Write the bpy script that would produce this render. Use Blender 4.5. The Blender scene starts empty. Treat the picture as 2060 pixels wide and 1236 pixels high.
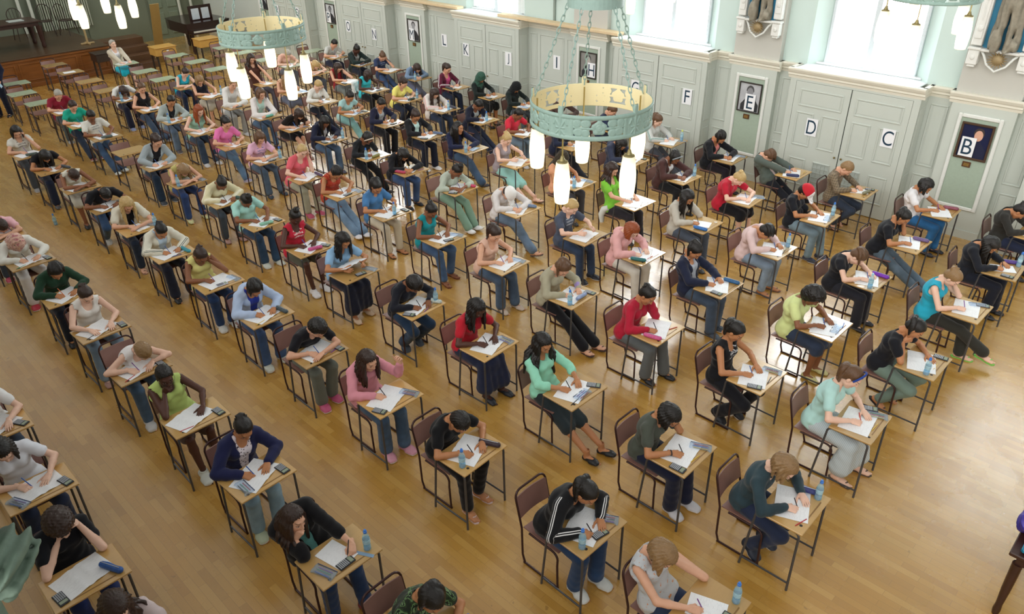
# Exam hall seen from a gallery: built object by object.
import bpy, math, random
import numpy as np
from mathutils import Matrix, Vector

C = bpy.context.scene.collection
rnd = random.Random(7)
PI = math.pi
A3 = lambda *v: np.array(v, dtype=np.float64)

# ------------------------------------------------------------------ materials
def lin(hx):
    r = []
    for i in (0, 2, 4):
        v = int(hx[i:i+2], 16) / 255
        r.append(v / 12.92 if v <= .04045 else ((v + .055) / 1.055) ** 2.4)
    return (r[0], r[1], r[2], 1.0)

MATS = {}
class NT:
    """small helper round a node tree"""
    def __init__(s, name):
        s.m = bpy.data.materials.new(name); s.m.use_nodes = True
        s.t = s.m.node_tree; s.n = s.t.nodes
        s.b = s.n['Principled BSDF']; s.out = s.n['Material Output']
    def add(s, typ, **kw):
        nd = s.n.new(typ)
        for k, v in kw.items():
            if k.startswith('i_'):
                nd.inputs[k[2:].replace('_', ' ')].default_value = v
            else: setattr(nd, k, v)
        return nd
    def link(s, a, b): s.t.links.new(a, b)
    def math(s, op, a, b=None, c=None, clamp=False):
        nd = s.n.new('ShaderNodeMath'); nd.operation = op; nd.use_clamp = clamp
        for i, v in enumerate((a, b, c)):
            if v is None: continue
            if isinstance(v, (int, float)): nd.inputs[i].default_value = v
            else: s.link(v, nd.inputs[i])
        return nd.outputs[0]
    def mix(s, fac, a, b):
        nd = s.n.new('ShaderNodeMix'); nd.data_type = 'RGBA'
        for sock, v in ((nd.inputs[0], fac), (nd.inputs[6], a), (nd.inputs[7], b)):
            if isinstance(v, (int, float)): sock.default_value = v
            elif isinstance(v, tuple): sock.default_value = v
            else: s.link(v, sock)
        return nd.outputs[2]
    def noise(s, scale, detail=3, vec=None, rough=.5):
        nd = s.n.new('ShaderNodeTexNoise'); nd.inputs['Scale'].default_value = scale
        nd.inputs['Detail'].default_value = detail; nd.inputs['Roughness'].default_value = rough
        if vec is not None: s.link(vec, nd.inputs['Vector'])
        return nd.outputs['Fac']
    def obj(s):
        return s.n.new('ShaderNodeTexCoord').outputs['Object']
    def mapping(s, vec, scale=(1, 1, 1), rot=(0, 0, 0), loc=(0, 0, 0)):
        nd = s.n.new('ShaderNodeMapping')
        nd.inputs['Scale'].default_value = scale; nd.inputs['Rotation'].default_value = rot; nd.inputs['Location'].default_value = loc
        s.link(vec, nd.inputs['Vector']); return nd.outputs[0]
    def ramp(s, fac, stops):
        nd = s.n.new('ShaderNodeValToRGB'); e = nd.color_ramp.elements
        while len(e) > 1: e.remove(e[-1])
        for i, (p, col) in enumerate(stops):
            el = e[0] if i == 0 else e.new(p)
            el.position = p; el.color = col
        s.link(fac, nd.inputs[0]); return nd.outputs[0]
    def bump(s, h, strength=.3, dist=.01):
        nd = s.n.new('ShaderNodeBump'); nd.inputs['Strength'].default_value = strength; nd.inputs['Distance'].default_value = dist
        s.link(h, nd.inputs['Height']); s.link(nd.outputs[0], s.b.inputs['Normal'])
    def base(s, v):
        if isinstance(v, tuple): s.b.inputs['Base Color'].default_value = v
        else: s.link(v, s.b.inputs['Base Color'])
    def set(s, rough=.5, metal=0., spec=.5, coat=0., sheen=0.):
        s.b.inputs['Roughness'].default_value = rough; s.b.inputs['Metallic'].default_value = metal
        s.b.inputs['Specular IOR Level'].default_value = spec; s.b.inputs['Coat Weight'].default_value = coat
        s.b.inputs['Sheen Weight'].default_value = sheen

def mul(c, k): return (min(1, c[0]*k), min(1, c[1]*k), min(1, c[2]*k), 1)

def mat_plain(name, hx, rough=.5, metal=0., var=.08, scale=12, spec=.5, bump=0.):
    key = ('plain', name, hx)
    if key in MATS: return MATS[key]
    t = NT(name); c = lin(hx); v = t.noise(scale, 4, t.obj())
    t.base(t.mix(v, mul(c, 1 - var * 1.6), mul(c, 1 + var * 1.2))); t.set(rough, metal, spec)
    if bump: t.bump(v, bump, .004)
    MATS[key] = t.m; return t.m

def mat_cloth(hx, kind='cotton', hx2=None):
    key = ('cloth', hx, kind, hx2)
    if key in MATS: return MATS[key]
    t = NT('cloth_' + kind); c = lin(hx); o = t.obj()
    fine = t.noise(420, 2, o); big = t.noise(9, 3, o)
    if kind == 'denim':
        fade = t.ramp(t.noise(5, 3, o), [(.35, mul(c, .72)), (.55, c), (.75, mul(c, 1.5))])
        w = t.noise(300, 2, t.mapping(o, (1, 1, .25)))
        col = t.mix(t.math('MULTIPLY', w, .5), fade, mul(c, .55))
    elif kind == 'plaid':
        wv = t.add('ShaderNodeTexWave', wave_type='BANDS', bands_direction='X'); wv.inputs['Scale'].default_value = 9
        t.link(o, wv.inputs['Vector'])
        w2 = t.add('ShaderNodeTexWave', wave_type='BANDS', bands_direction='Z'); w2.inputs['Scale'].default_value = 9
        t.link(o, w2.inputs['Vector'])
        f = t.math('MULTIPLY', t.math('ADD', wv.outputs['Fac'], w2.outputs['Fac']), .5)
        col = t.mix(f, c, lin(hx2))
    elif kind == 'camo':
        col = t.ramp(t.noise(14, 2, o), [(0, lin('20281c')), (.45, lin('2c3a22')), (.52, lin('5b7a4c')), (.58, lin('1a2018')), (.64, lin('6d8a60'))])
        for e in [n for n in t.n if n.type == 'VALTORGB']: e.color_ramp.interpolation = 'CONSTANT'
    elif kind == 'stripe':
        wv = t.add('ShaderNodeTexWave', wave_type='BANDS', bands_direction='DIAGONAL'); wv.inputs['Scale'].default_value = 22
        t.link(o, wv.inputs['Vector'])
        col = t.mix(wv.outputs['Fac'], c, mul(c, 1.35))
    elif kind == 'floral':
        col = t.ramp(t.noise(26, 2, o), [(0, lin('8f2230')), (.36, lin('b4707a')), (.45, c), (.6, mul(c, 1.25)), (.7, lin('5a4a50'))])
    elif kind == 'pattern':
        col = t.ramp(t.noise(30, 2, o), [(0, mul(c, .6)), (.4, c), (.62, c), (.7, lin('d08a50'))])
    elif kind == 'spots':
        col = t.ramp(t.noise(45, 1, o), [(0, lin('3a2430')), (.36, lin('3a2430')), (.42, c), (1, c)])
    else:
        col = t.mix(big, mul(c, .88), mul(c, 1.1))
    if kind in ('sleeve', 'print'):
        at = t.add('ShaderNodeAttribute', attribute_name='garment')
        sp = t.add('ShaderNodeSeparateXYZ'); t.link(at.outputs['Vector'], sp.inputs[0])
        if kind == 'sleeve':
            a = t.math('ABSOLUTE', sp.outputs[0])
            band = t.math('LESS_THAN', t.math('ABSOLUTE', t.math('SUBTRACT', a, .0095)), .0042)
            col = t.mix(band, col, lin(hx2))
        else:
            u, v = sp.outputs[1], sp.outputs[2]
            mk = t.math('MULTIPLY', t.math('LESS_THAN', t.math('ABSOLUTE', u), .075), t.math('LESS_THAN', t.math('ABSOLUTE', v), .06))
            cb = t.add('ShaderNodeCombineXYZ'); t.link(t.math('MULTIPLY', u, 26), cb.inputs[0]); t.link(t.math('MULTIPLY', v, 60), cb.inputs[1])
            n = t.math('GREATER_THAN', t.noise(2.2, 1, cb.outputs[0]), .5)
            rows = t.math('GREATER_THAN', t.math('SINE', t.math('MULTIPLY', v, 130)), -.1)
            col = t.mix(t.math('MULTIPLY', t.math('MULTIPLY', mk, n), rows), col, lin(hx2))
    t.base(col); t.set(.85, 0, .2, sheen=.15)
    t.bump(fine, .15, .001)
    MATS[key] = t.m; return t.m

SKIN = {'A': 'e8bfa8', 'B': 'dba98c', 'C': 'b98058', 'D': '8a5a3e', 'E': '54352a'}
def mat_skin(k):
    key = ('skin', k)
    if key in MATS: return MATS[key]
    t = NT('skin'); c = lin(SKIN[k]); o = t.obj()
    col = t.mix(t.noise(18, 4, o), mul(c, .9), mul(c, 1.07))
    at = t.add('ShaderNodeAttribute', attribute_name='face')     # coordinates on the head, metres
    sp = t.add('ShaderNodeSeparateXYZ'); t.link(at.outputs['Vector'], sp.inputs[0])
    X, Y, Z = sp.outputs; aY = t.math('ABSOLUTE', Y)
    front = t.math('GREATER_THAN', X, .05)
    def ell(cy, cz, ry, rz, useabs=True, soft=.25):
        a = t.math('DIVIDE', t.math('SUBTRACT', aY if useabs else Y, cy), ry)
        b = t.math('DIVIDE', t.math('SUBTRACT', Z, cz), rz)
        d = t.math('ADD', t.math('MULTIPLY', a, a), t.math('MULTIPLY', b, b))
        return t.math('MULTIPLY', front, t.math('DIVIDE', t.math('SUBTRACT', 1 + soft, d), 2 * soft, clamp=True))
    hairc = lin('2a1a12') if k in 'CDE' else lin('5a3d28')
    lip = {'A': 'c4766e', 'B': 'b5685e', 'C': '8e4a42', 'D': '6d3832', 'E': '4a2522'}[k]
    col = t.mix(t.math('MULTIPLY', ell(.048, -.02, .022, .02, soft=.9), .35), col, lin({'A': 'd98a7c', 'B': 'c97f68', 'C': '9c6046', 'D': '6e4030', 'E': '422820'}[k]))
    col = t.mix(ell(0, -.054, .024, .0085, False), col, lin(lip))
    col = t.mix(ell(.033, .010, .014, .0050), col, lin('d9cfc6'))
    col = t.mix(ell(.033, .010, .0066, .0056), col, lin('20140e'))
    col = t.mix(t.math('MULTIPLY', ell(.033, .0155, .018, .0030), .85), col, lin('1a100c'))
    col = t.mix(t.math('MULTIPLY', ell(.034, .040, .020, .0042), .8), col, hairc)
    t.base(col); t.set(.5, 0, .35)
    t.b.inputs['Subsurface Weight'].default_value = 0.0
    MATS[key] = t.m; return t.m

HAIR = {'k': '16120f', 'd': '33221a', 'b': '5f432c', 'l': '8d6f4a', 'y': 'bfa26c', 'r': '8f4620', 'g': 'a8a49a'}
def mat_hair(k):
    key = ('hair', k)
    if key in MATS: return MATS[key]
    t = NT('hair'); c = lin(HAIR[k]); at = t.add('ShaderNodeAttribute', attribute_name='strand')
    n = t.noise(1.0, 5, t.mapping(at.outputs['Vector'], (38, 150, 150)), .65)
    t.base(t.mix(n, mul(c, .45), mul(c, 1.55))); t.set(.38, 0, .45)
    t.bump(n, .55, .006)
    MATS[key] = t.m; return t.m

# ------------------------------------------------------------------ mesh helpers
def link(o, parent=None):
    C.objects.link(o)
    if parent is not None: o.parent = parent
    return o
def mesh_np(name, V, F, mat, parent=None, smooth=True, attrs=None, mat_idx=None):
    """mesh from arrays; F is (n,4) or (n,3) int array or list of faces"""
    me = bpy.data.meshes.new(name)
    if isinstance(F, np.ndarray):
        k = F.shape[1]
        me.vertices.add(len(V)); me.vertices.foreach_set('co', np.asarray(V, np.float32).ravel())
        me.loops.add(F.size); me.loops.foreach_set('vertex_index', F.astype(np.int32).ravel())
        me.polygons.add(len(F)); me.polygons.foreach_set('loop_start', np.arange(0, F.size, k, dtype=np.int32))
    else:
        me.from_pydata([tuple(v) for v in V], [], [tuple(f) for f in F])
    me.polygons.foreach_set('use_smooth', [smooth] * len(me.polygons))
    if mat_idx is not None: me.polygons.foreach_set('material_index', mat_idx)
    for m in (mat if isinstance(mat, (list, tuple)) else [mat]): me.materials.append(m)
    me.update(); me.validate()
    for k, a in (attrs or {}).items():
        at = me.attributes.new(k, 'FLOAT_VECTOR', 'POINT'); at.data.foreach_set('vector', np.asarray(a, np.float32).ravel())
    return link(bpy.data.objects.new(name, me), parent)

class MB:
    """collects solids into one mesh"""
    def __init__(s): s.v = []; s.f = []; s.mi = []; s.cur = 0
    def add(s, V, F):
        b = len(s.v); s.v += [tuple(map(float, v)) for v in V]; s.f += [tuple(i + b for i in f) for f in F]; s.mi += [s.cur] * len(F); return s
    def box(s, x0, x1, y0, y1, z0, z1, bev=0., M=None):
        if bev <= 0:
            V = [(x, y, z) for x in (x0, x1) for y in (y0, y1) for z in (z0, z1)]
            F = [(0, 1, 3, 2), (4, 6, 7, 5), (0, 4, 5, 1), (2, 3, 7, 6), (0, 2, 6, 4), (1, 5, 7, 3)]
        else:
            b = min(bev, (x1-x0)/2.01, (y1-y0)/2.01, (z1-z0)/2.01)
            V = []; idx = {}
            for a, (X, sx) in enumerate(((x0, 1), (x1, -1))):
                for c, (Y, sy) in enumerate(((y0, 1), (y1, -1))):
                    for d, (Z, sz) in enumerate(((z0, 1), (z1, -1))):
                        for k, p in enumerate(((X, Y+sy*b, Z+sz*b), (X+sx*b, Y, Z+sz*b), (X+sx*b, Y+sy*b, Z))):
                            idx[a, c, d, k] = len(V); V.append(p)
            I = lambda a, c, d, k: idx[a, c, d, k]
            F = [(I(0,0,0,0), I(0,0,1,0), I(0,1,1,0), I(0,1,0,0)), (I(1,0,0,0), I(1,1,0,0), I(1,1,1,0), I(1,0,1,0)),
                 (I(0,0,0,1), I(1,0,0,1), I(1,0,1,1), I(0,0,1,1)), (I(0,1,0,1), I(0,1,1,1), I(1,1,1,1), I(1,1,0,1)),
                 (I(0,0,0,2), I(0,1,0,2), I(1,1,0,2), I(1,0,0,2)), (I(0,0,1,2), I(1,0,1,2), I(1,1,1,2), I(0,1,1,2))]
            for c in (0, 1):
                for d in (0, 1):
                    F.append((I(0,c,d,1), I(1,c,d,1), I(1,c,d,2), I(0,c,d,2)) if (c+d) % 2 else (I(0,c,d,1), I(0,c,d,2), I(1,c,d,2), I(1,c,d,1)))
                    F.append((I(c,0,d,0), I(c,1,d,0), I(c,1,d,2), I(c,0,d,2)) if (c+d) % 2 == 0 else (I(c,0,d,0), I(c,0,d,2), I(c,1,d,2), I(c,1,d,0)))
                    F.append((I(c,d,0,0), I(c,d,1,0), I(c,d,1,1), I(c,d,0,1)) if (c+d) % 2 else (I(c,d,0,0), I(c,d,0,1), I(c,d,1,1), I(c,d,1,0)))
            for a in (0, 1):
                for c in (0, 1):
                    for d in (0, 1):
                        t = (I(a,c,d,0), I(a,c,d,1), I(a,c,d,2)); F.append(t if (a+c+d) % 2 == 0 else t[::-1])
        if M is not None: V = [M @ Vector(v) for v in V]
        return s.add(V, F)
    def tube(s, pts, r, n=8, cap=True, closed=False):
        P = [Vector(p) for p in pts]; V = []; F = []; N = len(P)
        rr = r if isinstance(r, (list, tuple)) else [r] * N
        ref = None
        for i, p in enumerate(P):
            if closed: d = (P[(i+1) % N] - P[i-1])
            else: d = (P[min(i+1, N-1)] - P[max(i-1, 0)])
            d.normalize()
            if ref is None:
                ref = Vector((0, 0, 1)) if abs(d.z) < .9 else Vector((1, 0, 0))
            u = d.cross(ref)
            if u.length < 1e-4: u = d.orthogonal()
            u.normalize(); w = u.cross(d).normalized(); ref = w
            for k in range(n):
                a = 2*PI*k/n; V.append(p + (u*math.cos(a) + w*math.sin(a)) * rr[i])
        M_ = N if closed else N-1
        for i in range(M_):
            j = (i+1) % N
            for k in range(n):
                l = (k+1) % n; F.append((i*n+k, i*n+l, j*n+l, j*n+k))
        if cap and not closed:
            F.append(tuple(range(n))[::-1]); F.append(tuple((N-1)*n+k for k in range(n)))
        return s.add(V, F)
    def lathe(s, prof, n=20, M=None, cap=True):
        V = []; F = []
        for r, z in prof:
            for k in range(n):
                a = 2*PI*k/n; V.append((r*math.cos(a), r*math.sin(a), z))
        for i in range(len(prof)-1):
            for k in range(n):
                l = (k+1) % n; F.append((i*n+k, i*n+l, (i+1)*n+l, (i+1)*n+k))
        if cap:
            F.append(tuple(range(n))[::-1]); F.append(tuple((len(prof)-1)*n+k for k in range(n)))
        if M is not None: V = [M @ Vector(v) for v in V]
        return s.add(V, F)
    def ellipsoid(s, c, r, n=12, m=8):
        prof = [(max(1e-4, math.sin(PI*i/m)), -math.cos(PI*i/m)) for i in range(m+1)]
        return s.lathe(prof, n, Matrix.Translation(c) @ Matrix.Diagonal((r[0], r[1], r[2], 1)))
    def prism(s, poly, axis, a, b):
        """2-D polygon extruded along axis ('x','y','z') from a to b"""
        n = len(poly)
        f = {'x': lambda p, t: (t, p[0], p[1]), 'y': lambda p, t: (p[0], t, p[1]), 'z': lambda p, t: (p[0], p[1], t)}[axis]
        V = [f(p, a) for p in poly] + [f(p, b) for p in poly]
        F = [(i, (i+1) % n, n+(i+1) % n, n+i) for i in range(n)] + [tuple(range(n))[::-1], tuple(range(n, 2*n))]
        return s.add(V, F)
    def build(s, name, mat, parent=None, smooth=False, bevel=0):
        me = bpy.data.meshes.new(name); me.from_pydata(s.v, [], s.f)
        me.polygons.foreach_set('use_smooth', [smooth] * len(s.f))
        if any(s.mi): me.polygons.foreach_set('material_index', s.mi)
        for m in (mat if isinstance(mat, (list, tuple)) else [mat]): me.materials.append(m)
        import bmesh
        bm = bmesh.new(); bm.from_mesh(me); bmesh.ops.recalc_face_normals(bm, faces=bm.faces); bm.to_mesh(me); bm.free()
        me.update()
        if smooth: me.set_sharp_from_angle(angle=.7)
        return link(bpy.data.objects.new(name, me), parent)

def arc(c, r, a0, a1, n, f):
    return [f(c[0] + r*math.cos(a0 + (a1-a0)*i/n), c[1] + r*math.sin(a0 + (a1-a0)*i/n)) for i in range(n+1)]
def empty(name, loc=(0, 0, 0), rz=0):
    o = bpy.data.objects.new(name, None); o.empty_display_size = .1; o.location = loc; o.rotation_euler = (0, 0, rz)
    return link(o)
def tag(o, label, cat, group=None):
    for a, b in ((' person ', ' '), (' the ', ' ')):
        if len(label.split()) > 16: label = label.replace(a, b)
    o['label'] = label; o['category'] = cat
    if group: o['group'] = group
    return o
def struct(o): o['kind'] = 'structure'; return o
def copy_thing(src, loc, rz=0):
    r = src.copy(); link(r); r.location = loc; r.rotation_euler = (0, 0, rz)
    for k in ('label', 'category', 'group'):
        if k in r: del r[k]
    for ch in src.children:
        c = ch.copy(); link(c, r)
        for g in ch.children:
            d = g.copy(); link(d, c)
    return r

# ------------------------------------------------------------------ signed-distance modelling
def surfnet(F, o, h):
    S = F < 0; sh = tuple(n-1 for n in F.shape)
    acc = np.zeros(sh + (3,), np.float32); cnt = np.zeros(sh, np.float32)
    for a in range(3):
        b, c = [i for i in range(3) if i != a]
        for ob in (0, 1):
            for oc in (0, 1):
                s0 = [None]*3; s1 = [None]*3
                s0[a] = slice(0, -1); s1[a] = slice(1, None)
                s0[b] = s1[b] = slice(ob, sh[b]+ob); s0[c] = s1[c] = slice(oc, sh[c]+oc)
                f0 = F[tuple(s0)]; f1 = F[tuple(s1)]; m = S[tuple(s0)] != S[tuple(s1)]
                t = np.where(m, f0/np.where(m, f0-f1, 1), 0)
                acc[..., a] += t; acc[..., b] += m*ob; acc[..., c] += m*oc; cnt += m
    act = cnt > 0; idx = np.full(sh, -1, np.int32); n = int(act.sum()); idx[act] = np.arange(n)
    V = (np.argwhere(act) + acc[act]/cnt[act][:, None]) * h + o
    Q = []
    for a in range(3):
        b, c = (a+1) % 3, (a+2) % 3
        s0 = [None]*3; s1 = [None]*3
        s0[a] = slice(0, -1); s1[a] = slice(1, None)
        s0[b] = s1[b] = slice(1, -1); s0[c] = s1[c] = slice(1, -1)
        A = S[tuple(s0)]; B = S[tuple(s1)]
        for m, flip in ((A & ~B, False), (~A & B, True)):
            ii = np.argwhere(m); 
            if not len(ii): continue
            ii[:, b] += 1; ii[:, c] += 1
            def cell(db, dc):
                j = ii.copy(); j[:, b] -= db; j[:, c] -= dc
                return idx[j[:, 0], j[:, 1], j[:, 2]]
            q = np.stack([cell(1, 1), cell(0, 1), cell(0, 0), cell(1, 0)], 1)
            Q.append(q[:, ::-1] if flip else q)
    return V.astype(np.float64), (np.concatenate(Q) if Q else np.zeros((0, 4), np.int32))

def smin(a, b, k):
    h = np.maximum(k - np.abs(a-b), 0)/k
    return np.minimum(a, b) - h*h*k*.25

class G:
    """signed-distance grid"""
    def __init__(s, lo, hi, h):
        s.o = np.asarray(lo, np.float64); s.h = h
        n = [int(math.ceil((hi[i]-lo[i])/h))+1 for i in range(3)]
        s.ax = [(lo[i] + h*np.arange(n[i])).astype(np.float32) for i in range(3)]
        s.F = np.full(n, 9., np.float32)
    def win(s, lo, hi):
        r = []
        for i in range(3):
            a = max(0, int((lo[i]-s.o[i])/s.h)-1); b = min(len(s.ax[i]), int((hi[i]-s.o[i])/s.h)+3)
            if b <= a: return None
            r.append(slice(a, b))
        return tuple(r)
    def P(s, w):
        return (s.ax[0][w[0]][:, None, None], s.ax[1][w[1]][None, :, None], s.ax[2][w[2]][None, None, :])
    def caps(s, a, b, ra, rb, k=.02, flat=None, op='u'):
        R = max(ra, rb) * (1/min(1, flat[1]) if flat else 1) + k + s.h*2
        w = s.win(np.minimum(a, b)-R, np.maximum(a, b)+R)
        if w is None: return
        x, y, z = s.P(w); d = b-a; L = float(d@d) + 1e-9
        t = np.clip(((x-a[0])*d[0] + (y-a[1])*d[1] + (z-a[2])*d[2])/L, 0, 1)
        qx, qy, qz = x-a[0]-t*d[0], y-a[1]-t*d[1], z-a[2]-t*d[2]
        q2 = qx*qx + qy*qy + qz*qz
        if flat is not None:
            fv, fs = flat; c = qx*fv[0] + qy*fv[1] + qz*fv[2]; q2 = q2 + c*c*(fs*fs-1)
        D = np.sqrt(np.maximum(q2, 0)) - (ra + (rb-ra)*t)
        s.comb(w, D, k, op)
    def ell(s, c, r, k=.02, R=None, op='u'):
        """ellipsoid; R = rotation (columns = axes)"""
        m = max(r) + k + s.h*2
        w = s.win(np.asarray(c)-m, np.asarray(c)+m)
        if w is None: return
        x, y, z = s.P(w); x, y, z = x-c[0], y-c[1], z-c[2]
        if R is not None:
            x, y, z = (x*R[0, i] + y*R[1, i] + z*R[2, i] for i in range(3))
        q = np.sqrt((x/r[0])**2 + (y/r[1])**2 + (z/r[2])**2)
        s.comb(w, (q-1)*min(r) if op != 'u' else (q-1)*(min(r)*.6+max(r)*.4), k, op)
    def comb(s, w, D, k, op):
        f = s.F[w]
        if op == 'u': s.F[w] = smin(f, D, k)
        else: s.F[w] = -smin(-f, D, k)          # subtract
    def wrinkle(s, amp, seed):
        x, y, z = s.P((slice(None),)*3); p = seed*1.7
        s.F += amp*(np.sin(x*41+z*23+p)*np.sin(y*37-z*31+p*2) + .6*np.sin(z*67+x*19-y*29+p))
    def cut(s, D, k=.008):                       # keep where D < 0
        s.F = -smin(-s.F, -D, k)
    def net(s):
        return surfnet(s.F, s.o, s.h)

def nrm(v): return v/(np.linalg.norm(v)+1e-9)
def joinm(parts):
    V = []; F = []; b = 0
    for v, f in parts: V.append(v); F.append(f+b); b += len(v)
    return np.concatenate(V), np.concatenate(F)

# head, in its own frame: +x face, +y left, +z up, origin between the ears
def make_head(h=.0055):
    g = G((-.13, -.11, -.14), (.14, .11, .14), h)
    g.ell((-.016, 0, .036), (.094, .074, .086), .01)
    g.ell((.026, 0, -.022), (.064, .058, .084), .03)
    g.caps(A3(.05, 0, -.084), A3(.058, 0, -.088), .026, .024, .03)
    for s in (-1, 1):
        g.ell((.045, s*.036, -.018), (.034, .024, .028), .03)
        g.ell((-.006, s*.076, -.004), (.020, .010, .032), .008)
        g.caps(A3(.02, s*.045, -.06), A3(.05, s*.018, -.09), .02, .018, .03)
    g.caps(A3(.074, -.03, .036), A3(.074, .03, .036), .014, .014, .02)
    for s in (-1, 1): g.ell((.098, s*.033, .012), (.018, .019, .013), .016, op='s')
    for s in (-1, 1): g.ell((.074, s*.033, .011), (.013, .016, .010), .006)
    g.caps(A3(.084, 0, .022), A3(.104, 0, -.02), .008, .0115, .012)
    for s in (-1, 1): g.ell((.094, s*.011, -.023), (.010, .008, .008), .008)
    g.caps(A3(.084, -.015, -.049), A3(.084, .015, -.049), .0075, .0075, .008)
    g.caps(A3(.082, -.012, -.060), A3(.082, .012, -.060), .008, .008, .007)
    g.caps(A3(-.025, 0, -.05), A3(-.042, 0, -.135), .047, .046, .03)
    return g.net()

# right hand, palm down: +x fingers, +z back of the hand, thumb towards +y, origin at the wrist
def make_hand(pose, h=.0042):
    g = G((-.05, -.08, -.11), (.22, .11, .06), h)
    g.caps(A3(-.035, 0, 0), A3(.012, 0, 0), .023, .024, .015, (A3(0, 0, 1), 1.25))
    for y in (-.026, -.009, .009, .026):
        g.caps(A3(.015, y*.7, 0), A3(.082, y, 0), .015, .0125, .014)
    ks = [(.084, .029, .070), (.088, .010, .079), (.085, -.010, .073), (.079, -.028, .057)]
    curls = {'flat': [(.12, .22, .22)]*4, 'write': [(.5, .85, .5), (.65, .95, .6), (.85, 1.1, .8), (.95, 1.15, .8)],
             'fist': [(.9, 1.2, .8)]*4, 'prop': [(.45, .75, .55), (.5, .8, .6), (.55, .9, .6), (.6, .9, .6)]}[pose]
    for (kx, ky, L), cu in zip(ks, curls):
        p = A3(kx, ky, .001); ang = 0.; spread = ky*1.6
        for seg, (fr, c, r) in enumerate(zip((.46, .30, .24), cu, (.0088, .0080, .0072))):
            ang += c
            q = p + L*fr*A3(math.cos(ang)*math.cos(spread), math.cos(ang)*math.sin(spread), -math.sin(ang))
            g.caps(p, q, r, r*.94, .0035 if seg else .008); p = q
    if pose in ('write',): th = [(.020, .026, -.006), (.052, .048, -.024), (.082, .040, -.040), (.104, .026, -.046)]
    elif pose == 'fist': th = [(.020, .026, -.006), (.050, .046, -.022), (.078, .036, -.036), (.094, .016, -.042)]
    else: th = [(.018, .026, -.006), (.045, .054, -.012), (.074, .072, -.016), (.096, .080, -.020)]
    for (a, b), r in zip(zip(th, th[1:]), (.0135, .0105, .009)):
        g.caps(A3(*a), A3(*b), r, r*.85, .008)
    return g.net()
# foot and shoes: origin on the floor below the ankle, +x toes
def make_foot(kind, h=.006):
    g = G((-.11, -.07, -.01), (.22, .07, .14), h)
    i = {'bare': 0, 'flat': .004, 'sneaker': .011}[kind]
    g.caps(A3(-.035, 0, .038), A3(.10, 0, .026), .032+i, .024+i, .02, (A3(0, 1, 0), .8))
    g.caps(A3(.07, -.004, .022), A3(.15, -.008, .017), .022+i, .016+i, .03, (A3(0, 1, 0), .55))
    if kind == 'bare':
        g.caps(A3(-.012, 0, .05), A3(0, 0, .13), .033, .034, .03)
        for q, y in enumerate((.026, .012, -.002, -.014, -.026)):
            g.caps(A3(.13, y, .014), A3(.172-q*.008, y*1.05-.004, .010), .010, .009 if q else .011, .004)
    elif kind == 'sneaker':
        g.caps(A3(-.02, 0, .05), A3(0, 0, .095), .038, .04, .03)
        x, y, z = g.P((slice(None),)*3); g.cut(z - .095 + 0*x + 0*y, .004)
    else:
        g.ell((.03, 0, .085), (.085, .034, .045), .01, op='s')
    x, y, z = g.P((slice(None),)*3); g.cut(.002 - z + 0*x + 0*y, .004)
    return g.net()
HEAD = make_head()
HAND = {p: make_hand(p) for p in ('flat', 'write', 'fist', 'prop')}
FOOT = {k: make_foot(k) for k in ('bare', 'flat', 'sneaker')}

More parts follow.
